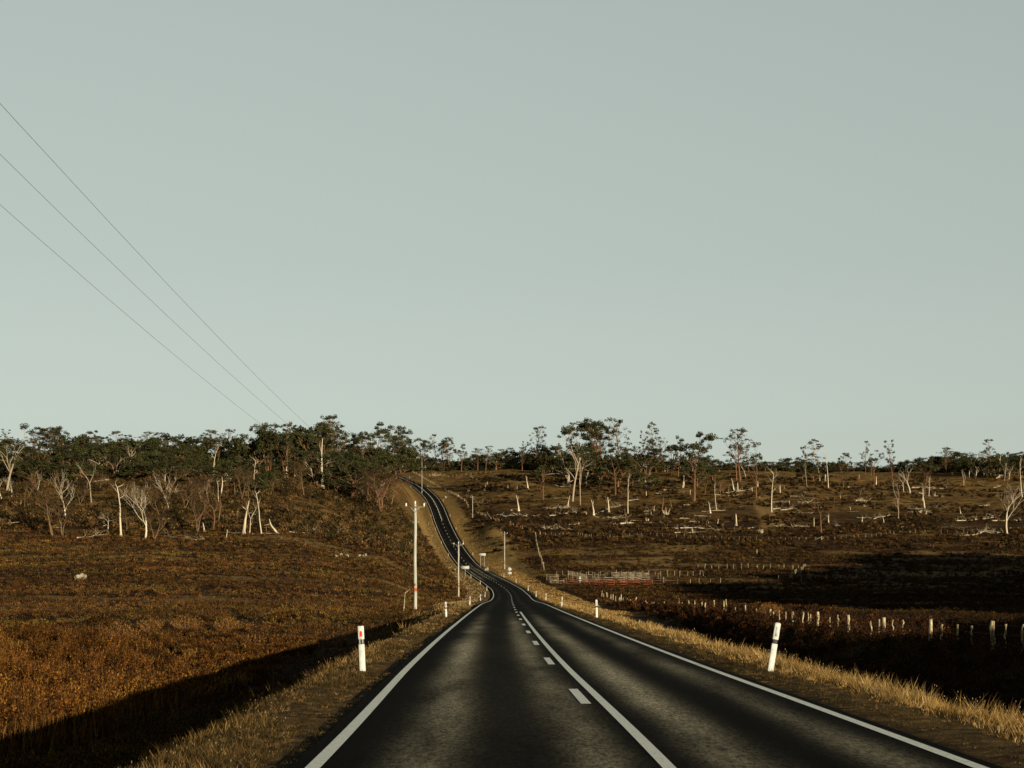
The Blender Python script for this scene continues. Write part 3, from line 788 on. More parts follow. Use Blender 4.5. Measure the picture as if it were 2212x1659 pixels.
# --- left slope, dead and bare trees (measured in the photo: base, top)
PB = dict(wood='palebark')
T('A', 1245, 1410, 800, 'pole', 0, 'tall straight bleached dead trunk with short broken limbs, alone on left slope', land='the tall straight bleached trunk')
T('A', 1110, 1365, 1130, 'fork', 0, 'short broken white trunk with an arm reaching left, on left slope', 1.1, land='the broken white trunk on the left')
T('A', 680, 1260, 700, 'deadcrown', 0, 'pale dead tree with a wide fan of fine bare branches, upper of the left pair', 1.0, land='the wide bare fan tree')
T('A', 545, 1400, 860, 'twiggy', 0, 'grey bare tree with thin spreading twigs, leftmost at the foot of the left slope', 1.1, land='the leftmost grey bare tree')
T('A', 645, 1400, 1000, 'twiggy', 1, 'brownish bare tree with dry leaves just right of the leftmost grey one', .9)
T('A', 1495, 1430, 860, 'deadcrown', 1, 'many-armed pale dead tree with dry scrub round its forks, left slope foot', 1.1, land='the many-armed pale tree')
T('A', 1590, 1440, 1130, 'twiggy', 2, 'low crooked bare tree leaning right beside the many-armed pale tree', 1.2)
T('A', 1740, 1150, 660, 'deadcrown', 2, 'bare bleached tree leaning left on the middle of the left slope', .8, -.22, land='the left-leaning bleached tree')
T('A', 1600, 820, 660, 'thinsnag', 0, 'slim pale broken stem high on left slope below the forest')
T('A', 68, 790, 235, 'tuft', 0, 'forked pale gum tree at the left edge rising above the forest', 1.0, land='the forked gum at the left edge', Y=505, **PB)
T('A', 15, 1040, 800, 'fork', 1, 'white V-shaped dead tree cut by the left edge of the picture', 1.2)
T('A', 95, 945, 895, 'thinsnag', 1, 'small curved white stub near the left edge')
T('A', 350, 970, 840, 'thinsnag', 2, 'leaning broken brown trunk above the leftmost bare trees', 1.3, -.5, wood='twig')
T('A', 215, 1080, 1035, 'snag', 0, 'small pale stump near the left edge', 1.0)
T('A', 2030, 1365, 940, 'twiggy', 3, 'slim bare tree with drooping dry branches, centre of left slope', .9, land='the slim drooping bare tree')
T('A', 2102, 1360, 1265, 'snag', 1, 'small bottle-shaped white stump beside the slim drooping bare tree', .8)
T('A', 2195, 1340, 850, 'fork', 2, 'twin-stemmed brown bare tree on the left slope foot', .9, wood='bark', land='the twin-stemmed brown tree')
T('A', 940, 1060, 590, 'fork', 3, 'slender crooked dead tree with a Y top, upper left slope', .7, wood='palebark')
T('A', 860, 720, 610, 'fork', 0, 'small pale forked dead top against the left forest edge', .9)
T('A', 1320, 600, 470, 'fork', 1, 'pale Y-shaped dead top inside the left forest', 1.0, Y=560)
T('B', 292, 880, 430, 'pole', 1, 'tall white dead trunk with crooked arms in front of the left forest', .8, land='the tall white trunk before the forest')
T('B', 453, 850, 720, 'thinsnag', 3, 'short white broken trunk on the upper left slope', 1.2)
T('B', 715, 930, 570, 'pole', 2, 'crooked white dead tree with bare side twigs, high on left slope', .8)
T('B', 808, 732, 290, 'fork', 2, 'large white dead tree with S-bent arms against the dark forest', 1.0, land='the large white S-armed tree')
T('B', 885, 880, 450, 'tuft', 1, 'thin reddish gum trunk beside the large white S-armed tree', .6)
T('B', 850, 840, 560, 'thinsnag', 0, 'thin brown dead stem left of the thin reddish gum', .6, wood='bark')
T('B', 1048, 690, 190, 'pole', 3, 'tall pale dead spire rising above the left forest', .7, Y=600)
T('B', 1237, 990, 610, 'twiggy', 0, 'bushy bare tree with fine grey twigs at the right end of left slope', 1.0, land='the bushy grey-twigged tree')
T('B', 1420, 705, 400, 'thinsnag', 1, 'pale trunk leaning left under the tallest gum', .5, -.08, Y=590)
T('B', 1535, 790, 600, 'thinsnag', 2, 'thin white stem leaning left before the dark gums', .6, -.1)
T('B', 1140, 810, 705, 'thinsnag', 3, 'small white crooked stem in the shade of the forest', .8)
T('B', 612, 1390, 1040, 'thinsnag', 0, 'broad white branchless dead trunk with burnt bands, left of a twisted one', .9, land='the broad branchless trunk')
T('B', 672, 1390, 1020, 'fork', 3, 'slim twisted white trunk beside the broad branchless one', .5)
T('B', 795, 1395, 880, 'pole', 0, 'tall mottled dead trunk leaning left with a broken top', .7, -.08, land='the tall mottled trunk')
T('B', 837, 1372, 1280, 'thinsnag', 2, 'short brown stub right of the tall mottled trunk', 1.2, wood='twig')
T('B', 962, 1385, 1205, 'thinsnag', 3, 'white dead trunk bent sharply to the left like a hook', 1.4, -.45, land='the hook-shaped trunk')
T('B', 1105, 1215, 1040, 'twiggy', 1, 'low spreading bare bush-like tree alone on the red slope', 1.5, land='the low spreading bare tree')
T('B', 432, 1425, 1335, 'thinsnag', 1, 'splayed root stump with spikes at the left slope foot', 1.1)
T('B', 590, 1035, 700, 'twiggy', 2, 'brown leafy bare tree on the upper left slope', .9)
T('B', 2025, 1145, 690, 'twiggy', 3, 'big spreading reddish bare tree beside the road bend', 1.55, land='the big spreading tree by the road', wood='bark')
T('B', 1960, 1120, 730, 'twiggy', 0, 'reddish bare tree crowding the left side of the big spreading tree by the road', 1.4, wood='bark')
T('B', 2120, 1100, 760, 'twiggy', 2, 'reddish bare tree crowding the right side of the big spreading tree by the road', 1.1, wood='bark')
for x, yb, yt, k, l in ((390, 960, 760, 0, 'dusty bare shrub tree above the leftmost bare trees'), (1420, 1150, 880, 1, 'dusty bare tree with pale arms behind the many-armed pale tree'),
                        (1660, 1240, 900, 2, 'grey twiggy tree right of the many-armed pale tree'), (1900, 1120, 850, 3, 'low dusty tree between the slim drooping tree and the leaning one'),
                        (2080, 1060, 790, 0, 'dusty forked bare tree high above the slim drooping one'), (1750, 960, 700, 1, 'dry olive tree on the upper left slope'), (300, 1000, 830, 2, 'dry olive bush tree near the left edge')):
    T('A', x, yb, yt, 'twiggy', k, l, 1.25)
for x, yb, yt, kd, k, wf, l in ((120, 1010, 780, 'deadcrown', 1, .9, 'pale twiggy dead tree behind the leftmost bare trees'), (1400, 1120, 830, 'deadcrown', 0, .8, 'upright pale dead tree with parallel arms left of the many-armed pale tree'),
                        (1500, 1130, 830, 'fork', 2, .6, 'pale twin-armed dead stem above the many-armed pale tree'), (1690, 830, 690, 'deadcrown', 2, 1.0, 'small white bare tree leaning left high on the slope'),
                        (1850, 640, 560, 'thinsnag', 2, 1.0, 'short white stub in the forest edge'), (1932, 640, 520, 'pole', 1, .5, 'thin pale trunk in the dark forest'), (2140, 1050, 820, 'fork', 1, .8, 'forked dusty dead tree above the twin-stemmed brown one'),
                        (955, 740, 600, 'fork', 2, 1.0, 'brown Y-shaped dead tree at the forest foot'), (1030, 940, 760, 'twiggy', 1, 1.3, 'low dark bushy tree behind the short broken white trunk'), (820, 1080, 880, 'twiggy', 3, 1.3, 'dry bushy tree right of the wide bare fan tree')):
    T('A', x, yb, yt, kd, k, l, wf)
for x, yb, yt, kd, k, wf, l in ((1370, 770, 560, 'pole', 2, .6, 'thin brown trunk below the tallest gum of the left forest'), (1420, 830, 780, 'fork', 0, 1.6, 'white arched branch in the shade under the left forest'), (1750, 740, 560, 'fork', 3, .7, 'pale bare stem before the trees left of the road'),
                        (1870, 800, 640, 'deadcrown', 1, 1.1, 'grey bare tree left of the big spreading tree by the road'), (1560, 950, 760, 'twiggy', 2, 1.2, 'dark bushy tree in the shaded hollow under the left forest'), (180, 1040, 780, 'twiggy', 1, 1.2, 'dusty leafy tree right of the slim drooping one'), (1900, 1060, 840, 'twiggy', 1, 1.4, 'dark twiggy thicket tree below the bend of the hill road')):
    T('B', x, yb, yt, kd, k, l, wf)
for z, x, yb, yt, kd, k, wf, l in (('D', 330, 800, 430, 'pole', 1, .5, 'pale thin trunk between the double-trunked gum and the largest one'), ('D', 120, 740, 560, 'round', 1, 1.1, 'dark bushy gum left of the double-trunked gum'), ('D', 780, 800, 560, 'tuft', 1, 1.0, 'bushy gum right of the layered gum'), ('D', 850, 790, 470, 'egg', 3, 1.0, 'dark gum left of the spindly gum'),
                        ('D', 1290, 800, 400, 'umbrella', 1, .9, 'dark gum touching the left of the wide umbrella gum'), ('D', 1640, 830, 690, 'round', 2, 1.2, 'low dark gum behind the leaning bleached trunk'), ('D', 1480, 900, 640, 'round', 3, .9, 'dark bushy gum tucked behind the trunk of the wide umbrella gum'), ('D', 985, 700, 420, 'tuft', 2, .9, 'leafy gum left of the tall ragged one'),
                        ('E', 680, 840, 600, 'umbrella', 2, 1.1, 'spreading dark gum behind the slim leaning one'), ('E', 790, 860, 640, 'round', 1, 1.0, 'round dark gum right of the slim leaning one'), ('E', 1390, 800, 560, 'tuft', 1, 1.0, 'small leafy gum left of the crooked gum'), ('F', 345, 960, 760, 'fork', 3, .7, 'thin bare dead tree left of the wide-forked white tree'),
                        ('F', 1440, 830, 640, 'deadcrown', 2, 1.0, 'grey bare tree in front of the right-hand wood'), ('F', 1180, 810, 620, 'deadcrown', 0, 1.0, 'tangled pale bare tree at the foot of the right-hand wood'), ('F', 1030, 810, 640, 'deadcrown', 1, 1.1, 'reddish bare tree at the left end of the right-hand wood'), ('D', 940, 1190, 1110, 'twiggy', 0, 1.4, 'low grey bare shrub tree among the logs')):
    T(z, x, yb, yt, kd, k, l, wf)
# --- live gums standing clear, with their own silhouettes
T('D', 515, 790, 180, 'broad', 0, 'largest round-headed gum with several reddish trunks on right skyline', 1.25, land='the largest round-headed gum')
T('D', 700, 850, 178, 'egg', 0, 'tall gum with layered crown leaning right behind the largest round-headed gum', .95, land='the layered gum')
T('D', 200, 1050, 262, 'tuft', 2, 'tall pale double-trunked gum with small head left of the largest gum', .75, land='the pale double-trunked gum', **PB)
T('D', 280, 1088, 330, 'tuft', 3, 'slender pale gum touching the right side of the double-trunked one', .55, **PB)
T('D', 400, 770, 240, 'broad', 1, 'dense gum filling the gap left of the largest round-headed gum', 1.1)
T('D', 640, 985, 440, 'umbrella', 1, 'dark gum on a straight reddish trunk before the layered gum', .85, land='the dark straight-trunked gum')
T('D', 712, 850, 470, 'egg', 3, 'dark bushy gum just right of the dark straight-trunked one', .9)
T('D', 895, 800, 315, 'sparse', 0, 'thin spindly gum with a small tuft on top', .7, land='the spindly gum')
T('D', 935, 865, 490, 'broad', 2, 'low wide dense gum around a V-shaped pale trunk', 1.25)
T('D', 1060, 750, 225, 'sparse', 1, 'tall sparse gum with a ragged top right of the spindly one', .9, land='the tall ragged gum')
T('D', 1130, 750, 380, 'egg', 2, 'dark crooked gum beside the tall ragged one', 1.0)
T('D', 1215, 790, 365, 'tuft', 0, 'slim gum with bunches of leaves touching the wide umbrella gum', .7)
T('D', 1450, 1055, 320, 'umbrella', 3, 'wide umbrella gum on a tall orange trunk, standing forward on right slope', 1.0, land='the wide umbrella gum')
T('D', 1530, 800, 400, 'tuft', 1, 'gum with drooping right-hand bunches behind the wide umbrella gum', .9)
T('D', 1560, 990, 700, 'tuft', 2, 'small dark gum low on the slope right of the wide umbrella gum', .9)
T('D', 1570, 745, 612, 'round', 0, 'small round dark gum on the skyline right of the wide umbrella gum', 1.2)
T('D', 1710, 745, 604, 'round', 1, 'second round dark gum on the skyline near the bushy upright gum', 1.5)
T('D', 1720, 1040, 740, 'tuft', 3, 'small leafy gum with a thin dark stem below the skyline', .8)
T('D', 1925, 838, 288, 'egg', 1, 'upright egg-shaped gum with dense small leaf bunches on right skyline', 1.25, land='the egg-shaped gum')
T('D', 1890, 838, 350, 'tuft', 0, 'leafy gum merging into the left of the egg-shaped gum', .75)
T('D', 2010, 750, 500, 'egg', 0, 'short gum just right of the egg-shaped gum', 1.1)
T('D', 2090, 1005, 435, 'tuft', 1, 'gum with one branch reaching far right above the skyline', .8, land='the far-reaching gum')
T('C', 1795, 1030, 470, 'umbrella', 4, 'lone gum on a long straight brown trunk in the middle of the slope', .75, land='the lone long-trunked gum')
T('C', 1710, 735, 265, 'egg', 0, 'vase-shaped nearly bare gum rising over the middle treeline', .95, land='the vase-shaped gum')
T('C', 1580, 730, 480, 'egg', 3, 'dark spreading gum left of the vase-shaped one', .95)
T('E', 855, 850, 405, 'sparse', 1, 'thin two-topped gum with feathery crown, right of centre skyline', 1.3, land='the feathery two-topped gum', **PB)
T('E', 722, 922, 470, 'sparse', 2, 'slim leaning gum with a tuft bent to the right', .5, -.06, **PB)
T('E', 945, 915, 500, 'pole', 1, 'tall white dead trunk with a forked tip standing before the treeline', .6, land='the white fork-tipped trunk')
T('E', 912, 850, 690, 'thinsnag', 0, 'short white trunk leaning left beside the fork-tipped one', .9, -.12)
T('E', 1103, 915, 550, 'tuft', 2, 'small gum with orange trunk and lopsided crown', .8, land='the lopsided small gum')
T('E', 1330, 770, 425, 'sparse', 3, 'narrow tall gum with short side bunches on right skyline', .75, land='the narrow tall gum')
T('E', 1418, 922, 520, 'tuft', 3, 'crooked gum beside a white stump, right slope', .75)
T('E', 1440, 890, 790, 'snag', 2, 'white tapering stump under the crooked gum', .6)
T('E', 355, 1182, 690, 'pole', 2, 'tall white dead tree with a fan of twigs, standing alone on right slope', .7, land='the lone white fan-topped tree')
T('E', 870, 1382, 930, 'fork', 0, 'brown many-stemmed dead tree low on right slope', .9, wood='bark', land='the brown many-stemmed tree')
T('E', 797, 1335, 1225, 'thinsnag', 1, 'thin mottled stub left of the brown many-stemmed tree', 1.0, -.15)
T('E', 945, 1297, 1190, 'thinsnag', 2, 'split white stub right of the brown many-stemmed tree', 1.3)
T('F', 240, 920, 410, 'sparse', 0, 'bare-topped dark tree with a pale lower trunk, right skyline', .8, leaf='twigleaf', land='the bare-topped dark tree')
T('F', 412, 975, 670, 'fork', 1, 'white dead tree with widely forked arms, upper right slope', 1.1, land='the wide-forked white tree')
T('F', 560, 995, 578, 'umbrella', 1, 'umbrella gum on a leaning orange trunk, right skyline', .8, .1, land='the leaning umbrella gum')
T('F', 290, 1237, 770, 'fork', 2, 'crooked brown dead tree with loops of branches, right slope', .6, wood='palebark')
T('F', 795, 785, 490, 'egg', 1, 'left one of a close pair of sparse gums on right skyline', 1.1, land='the pair of sparse gums')
T('F', 832, 795, 500, 'egg', 2, 'right one of a close pair of sparse gums on right skyline', 1.0)
T('F', 1095, 820, 590, 'fork', 3, 'pale bare tree with tangled top at the right-hand wood', 1.0)
T('F', 1247, 812, 405, 'sparse', 3, 'tallest gum with open crown over the right-hand wood', 1.1, land='the tallest gum of the right-hand wood')
T('F', 1215, 805, 690, 'thinsnag', 3, 'leaning pale stem in the right-hand wood', .8, -.2)
T('F', 1337, 810, 570, 'thinsnag', 0, 'thin pale stem near the right edge', .5)
T('F', 1390, 850, 540, 'tuft', 1, 'pale leaning gum with a flat tuft near the right edge', .8, .1, **PB)
T('F', 1425, 1405, 830, 'deadcrown', 1, 'large white dead tree with spreading crooked limbs near the right edge', 1.0, land='the large white tree near the right edge')
T('F', 1577, 1022, 570, 'pole', 3, 'tall grey dead trunk at the right edge of the picture', .6, -.08)
T('F', 1600, 790, 560, 'round', 2, 'dark round gum at the right edge above the wood', 1.6)
# --- stumps and broken trunks on the slopes
SN = [('D', 150, 1115, 985, 2), ('D', 420, 1190, 1030, 2), ('D', 577, 1160, 1005, 2), ('D', 770, 1175, 735, 3), ('D', 1033, 1165, 1090, 2), ('D', 1340, 910, 760, 1), ('D', 1412, 980, 920, 1),
      ('D', 1682, 1140, 830, 3), ('D', 1860, 940, 812, 2), ('D', 1900, 935, 850, 1), ('D', 2050, 945, 895, 2), ('D', 2105, 895, 835, 1), ('D', 1885, 1300, 1170, 1), ('D', 1437, 1370, 1310, 1),
      ('D', 2140, 1385, 1335, 0), ('D', 345, 885, 840, 2), ('D', 480, 885, 838, 2), ('C', 1640, 925, 785, 2), ('C', 1435, 920, 870, 2), ('C', 1523, 930, 880, 2), ('C', 1200, 915, 850, 2),
      ('C', 1545, 1150, 985, 2), ('D', 1160, 1185, 1110, 0), ('D', 1150, 750, 670, 1), ('D', 570, 770, 720, 1), ('D', 1000, 790, 735, 1), ('E', 445, 975, 888, 1), ('E', 245, 1395, 1345, 0),
      ('E', 1175, 1150, 1108, 1), ('E', 1072, 1030, 985, 2), ('E', 1265, 820, 780, 1), ('E', 232, 1025, 1000, 1), ('E', 1320, 1115, 1085, 0), ('F', 577, 1207, 1145, 1), ('D', 970, 1250, 1210, 0), ('D', 260, 1285, 1255, 0),
      ('D', 1620, 1170, 1050, 2), ('B', 540, 965, 925, 1), ('B', 550, 1190, 1140, 1), ('B', 1480, 1385, 1340, 2), ('F', 850, 780, 750, 1), ('C', 1220, 870, 840, 1), ('D', 330, 1185, 1150, 0), ('E', 490, 930, 895, 2)]
LOGS = [('D', 0, 1205, 240, 1175, 1.5), ('D', 440, 1185, 690, 1105, 1.4), ('D', 650, 1168, 715, 1165, 1.0), ('D', 895, 1170, 1040, 1155, 1.3), ('D', 1120, 1340, 1290, 1335, 2.0), ('D', 1310, 1335, 1500, 1330, 1.7),
        ('D', 1490, 1335, 1600, 1345, 2.2), ('D', 1600, 1340, 1920, 1365, 1.8), ('D', 1250, 1380, 1520, 1372, 1.5), ('D', 1750, 970, 2050, 925, 1.7), ('D', 1055, 972, 1165, 978, 1.2), ('D', 1230, 968, 1360, 972, 1.1),
        ('D', 1600, 1158, 1780, 1148, 1.2), ('D', 700, 1290, 820, 1285, 3.0), ('D', 580, 1290, 680, 1290, 1.2), ('D', 1300, 1232, 1410, 1236, 1.0), ('D', 1400, 1265, 1560, 1270, 1.0), ('D', 1450, 1205, 1640, 1208, .8),
        ('D', 1090, 1268, 1210, 1275, .9), ('D', 160, 1295, 240, 1290, 1.0), ('D', 800, 1252, 880, 1256, .8), ('D', 0, 770, 190, 782, 2.0), ('D', 190, 755, 320, 745, 1.6), ('C', 1800, 765, 2100, 785, 1.8), ('D', 20, 900, 180, 912, 1.2),
        ('C', 1240, 815, 1330, 822, 1.2), ('C', 1045, 815, 1110, 822, 1.5), ('C', 1080, 1065, 1200, 1085, 1.0), ('C', 1830, 1210, 2140, 1175, 1.6), ('C', 1020, 1025, 1090, 1030, 1.0), ('C', 1920, 895, 2090, 912, 1.1),
        ('E', 530, 1180, 765, 1195, 1.6), ('E', 370, 1150, 450, 1140, 1.5), ('E', 450, 1165, 575, 1145, 2.2), ('E', 1200, 1068, 1370, 1058, 1.6), ('E', 545, 1015, 690, 1018, 1.8), ('E', 680, 975, 740, 975, 1.6),
        ('E', 780, 1135, 900, 1140, 1.2), ('E', 1240, 1240, 1400, 1245, 2.0), ('E', 1420, 1250, 1590, 1205, 1.8), ('E', 360, 1075, 540, 1072, .9), ('E', 920, 1033, 980, 1036, 1.0), ('E', 1150, 920, 1190, 918, 1.3),
        ('F', 430, 925, 790, 940, 2.6), ('F', 850, 1275, 1080, 1262, 1.8), ('F', 1080, 1262, 1330, 1232, 2.2), ('F', 1260, 1268, 1400, 1272, 1.8), ('F', 870, 1430, 1130, 1405, 1.6), ('F', 1140, 1400, 1240, 1375, 2.4),
        ('F', 1110, 1120, 1240, 1105, 1.3), ('F', 1460, 1268, 1560, 1262, 1.4), ('F', 380, 1140, 500, 1150, 1.2), ('F', 600, 1125, 740, 1150, 1.3), ('F', 465, 1190, 560, 1180, 1.5), ('F', 740, 1325, 960, 1358, .8),
        ('F', 1305, 835, 1395, 790, 1.8), ('F', 680, 1115, 780, 1122, 1.4), ('F', 600, 1010, 760, 1015, 1.0), ('A', 790, 1438, 1070, 1405, 2.2), ('A', 0, 1300, 200, 1275, 1.8), ('A', 780, 1212, 890, 1216, 1.8),
        ('A', 945, 860, 1120, 842, 1.8), ('A', 730, 890, 830, 880, 1.2), ('A', 1690, 1418, 1930, 1446, 1.3), ('A', 2010, 1460, 2100, 1445, 1.8), ('A', 1670, 1245, 1770, 1240, 1.2), ('B', 450, 1380, 600, 1388, 1.0),
        ('B', 800, 1388, 940, 1388, .7), ('B', 1080, 1372, 1170, 1388, 1.4), ('B', 1210, 1384, 1340, 1386, .9), ('B', 1275, 1384, 1350, 1345, 1.1), ('B', 1520, 1388, 1590, 1362, 1.2), ('B', 1545, 1018, 1600, 1018, 1.4), ('B', 150, 1245, 215, 1240, 1.8)]
_r = np.random.default_rng(4242)
for _ in range(34):       # the lesser stumps and bits of timber between the measured ones
    x_, v_ = _r.uniform(1215, 2200), _r.uniform(1050, 1135)
    SN.append(('P', x_, v_, v_ - _r.uniform(5, 17), int(_r.choice([1, 2, 2]))))
for _ in range(40):
    x_, v_ = _r.uniform(1190, 2200), _r.uniform(1045, 1145); l_ = _r.uniform(7, 26)
    LOGS.append(('P', x_, v_, x_ + l_, v_ + _r.uniform(-3, 3), _r.uniform(.6, 1.2)))
for _ in range(14):
    x_, v_ = _r.uniform(20, 640), _r.uniform(1085, 1158); l_ = _r.uniform(7, 18)
    LOGS.append(('P', x_, v_, x_ + l_, v_ + _r.uniform(-3, 3), _r.uniform(.6, 1.1)))
used = set()
def describe(px, v, heads):
    ds = sorted(LAND, key=lambda l: math.hypot(l[0] - px, (l[1] - v) * 1.6))[:9]
    for a in ds:
        d = math.hypot(a[0] - px, a[1] - v); dx, dy = px - a[0], v - a[1]
        r = 'just ' if d < 14 else 'well ' if d > 90 else ''
        r += ('right of' if dx > 0 else 'left of') if abs(dx) > abs(dy) * 1.2 else ('below' if dy > 0 else 'above')
        for h in heads:
            s = f'{h} lying {r} {a[2]}' if 'log' in h or 'branch' in h else f'{h} {r} {a[2]}'
            if s not in used and 4 <= len(s.split()) <= 16:
                used.add(s); return s
    for n_, m_ in ((a[2], b[2]) for a in ds for b in ds if a[2] != b[2]):
        s = f'{heads[0]} between {n_} and {m_}'
        if s not in used and len(s.split()) <= 16:
            used.add(s); return s
    return heads[0]
for i, (z, x, yb, yt, s) in enumerate(SN):
    kind = ('stump', 'snag', 'thinsnag', 'pole')[s]
    px, v = zm(z, x, yb)
    hd = {0: ['splayed weathered root stump', 'grey upturned roots'], 1: ['pale broken stump', 'short jagged pale stump'], 2: ['thin pale broken trunk', 'slim bleached stub'], 3: ['tall leaning bleached dead trunk']}[s]
    T(z, x, yb, yt, kind, i, describe(px, v, hd), {0: .9, 1: .8, 2: 1.1, 3: .6}[s], lean=-.1 if s == 3 and i > 4 else 0., group='stumps and broken trunks on the slopes', **({'wood': 'twig'} if z == 'P' and i % 3 else {}))
_r = np.random.default_rng(77)
for i in range(26):
    if i < 14: px, v = _r.uniform(1230, 2200), _r.uniform(1035, 1120)
    else: px, v = _r.uniform(10, 620), _r.uniform(1060, 1150)
    k_ = ['pole', 'fork', 'deadcrown', 'thinsnag'][i % 4]; h_ = _r.uniform(26, 58)
    T('P', px, v, v - h_, k_, i, describe(px, v, [{'pole': 'thin grey dead trunk', 'fork': 'small forked dead tree', 'deadcrown': 'small bare twiggy tree', 'thinsnag': 'thin broken dead stem'}[k_]]), .75, wood='twig' if i % 3 else 'dead', group='lesser dead trees on the slopes')
for i, (z, x1, y1, x2, y2, rp) in enumerate(LOGS):
    a_, b_ = zm(z, x1, y1), zm(z, x2, y2)
    P = hit(*a_); Y2 = P.y + (b_[0] - a_[0]) * .0; 
    Q = hit(*b_)
    if abs(Q.y - P.y) > 40: X2 = (b_[0] - CXP) / F * P.y; Q = Vector((X2, P.y, gz(X2, P.y)))
    rg = np.random.default_rng(900 + i)
    r = rp / F * P.y * .58
    n = 7; t = np.linspace(0, 1, n)
    pts = np.array([list(P.lerp(Q, float(q))) for q in t]); pts += rg.normal(size=pts.shape) * r * .55
    for q in pts: q[2] = max(q[2], gz(q[0], q[1]) + r * .9 + .22)
    c0 = pts.mean(0); c0[2] = pts[:, 2].min() - r
    L = (Q - P).length
    mb = MB(); mb.tube(pts - c0, np.linspace(r * 1.15, r * .55, n) * rg.uniform(.85, 1.15, n), 6)
    tips = []
    for _ in range(4 + int(L / 3)):
        j = rg.integers(1, n); a = rg.uniform(0, 6.28)
        grow(mb, rg, pts[j] - c0, (math.cos(a), math.sin(a) * .5, rg.uniform(.1, .9)), rg.uniform(.5, .9) * min(2.2, L * .2), r * .3, 2, tips, .25, .6, (1, 2), .1, .7, n=4)
    hd = ['long bleached fallen log', 'long weathered log'] if L > 18 else ['pale fallen log', 'bleached branchy log', 'weathered grey log']
    o = mb.build('fallen_log', M['greylog' if z == 'P' and i % 2 else 'log'], smooth=True, loc=c0)
    tag(o, describe((a_[0] + b_[0]) / 2, (a_[1] + b_[1]) / 2, hd), 'log', 'fallen logs on the slopes')
for i, (z, x, y, w) in enumerate((('D', 660, 1225, 5.), ('D', 80, 1130, 5.5), ('E', 620, 1330, 9.), ('C', 1490, 1205, 9.), ('D', 30, 1345, 5.), ('C', 1950, 1130, 5.), ('E', 1290, 1060, 4.), ('F', 1210, 1390, 5.), ('C', 1860, 1330, 7.), ('A', 1850, 960, 4.), ('C', 690, 790, 6.), ('E', 740, 1080, 5.), ('F', 540, 1175, 5.))):
    px, v = zm(z, x, y); P = hit(px, v); rg = np.random.default_rng(700 + i); mb = MB()
    for _ in range(34):
        c = np.array([rg.normal() * w * .45, rg.normal() * 1.2, rg.uniform(.05, .6)]); a = rg.uniform(0, 6.28)
        p, _ = path(rg, c, (math.cos(a), math.sin(a) * .5, rg.uniform(-.1, .45)), rg.uniform(1, 3.2), 3, .25); mb.tube(p, [.10, .09, .06, .03], 4, False)
    tag(mb.build('branch_pile', M['log'], loc=P), describe(px, v, ['heap of grey dead branches', 'tangle of bleached branches']), 'branch pile', 'heaps of dead branches')

# --- skyline gums (crown top measured; trunks hidden among the others)
SK = [('A', 20, 300, 'sparse'), ('A', 300, 320, 'umbrella'), ('A', 430, 272, 'umbrella'), ('A', 520, 280, 'umbrella'), ('A', 635, 268, 'umbrella'), ('A', 740, 345, 'round'), ('A', 860, 385, 'round'), ('A', 960, 330, 'tuft'), ('A', 1005, 318, 'umbrella'), ('A', 1090, 415, 'round'),
      ('A', 1225, 322, 'tuft'), ('A', 1340, 400, 'round'), ('A', 1425, 362, 'tuft'), ('A', 1545, 325, 'umbrella'), ('A', 1665, 335, 'tuft'), ('A', 1790, 350, 'round'), ('A', 1930, 385, 'umbrella'), ('A', 2030, 380, 'round'),
      ('B', 240, 308, 'tuft'), ('B', 350, 318, 'tuft'), ('B', 430, 380, 'round'), ('B', 500, 295, 'umbrella'), ('B', 585, 350, 'tuft'), ('B', 740, 330, 'round'), ('B', 860, 230, 'umbrella'), ('B', 930, 240, 'umbrella'), ('B', 1060, 220, 'sparse'), ('B', 1120, 270, 'round'),
      ('B', 1270, 300, 'umbrella'), ('B', 1440, 148, 'umbrella'), ('B', 1525, 145, 'sparse'), ('B', 1400, 220, 'broad'), ('B', 1580, 225, 'tuft'), ('B', 1500, 240, 'broad'), ('B', 1720, 340, 'umbrella'), ('B', 1830, 362, 'umbrella'), ('B', 1965, 228, 'umbrella'), ('B', 2130, 258, 'broad'), ('B', 2200, 268, 'tuft'),
      ('C', 330, 325, 'tuft'), ('C', 380, 420, 'umbrella'), ('C', 480, 405, 'tuft'), ('C', 570, 388, 'umbrella'), ('C', 685, 350, 'sparse'), ('C', 760, 400, 'umbrella'), ('C', 840, 380, 'umbrella'), ('C', 955, 455, 'umbrella'), ('C', 1120, 495, 'umbrella'), ('C', 1205, 472, 'round'), ('C', 1350, 505, 'umbrella'),
      ('C', 1430, 488, 'umbrella'), ('C', 1500, 520, 'round'), ('C', 1580, 425, 'sparse'), ('C', 1800, 465, 'round'), ('C', 1900, 540, 'round'),
      ('D', 60, 545, 'round'), ('D', 1000, 640, 'round'), ('D', 860, 560, 'round'), ('E', 560, 600, 'round'), ('E', 640, 595, 'umbrella'), ('E', 740, 645, 'round'), ('E', 400, 655, 'round'), ('E', 290, 685, 'round'), ('E', 1000, 640, 'round'), ('E', 1210, 690, 'round'), ('E', 1060, 665, 'round'),
      ('F', 520, 640, 'round'), ('F', 455, 680, 'tuft'), ('F', 670, 690, 'round'), ('F', 940, 650, 'round'), ('F', 1070, 598, 'round'), ('F', 1160, 530, 'umbrella'), ('F', 1260, 590, 'round'), ('F', 1150, 640, 'umbrella'), ('F', 1400, 620, 'round'), ('F', 1540, 570, 'round'), ('F', 1320, 580, 'sparse')]
kw_ = {'sparse': 'thin sparse gum', 'umbrella': 'flat-topped gum', 'round': 'dense rounded gum', 'tuft': 'tufted leggy gum', 'broad': 'broad leafy gum', 'egg': 'upright ragged gum'}
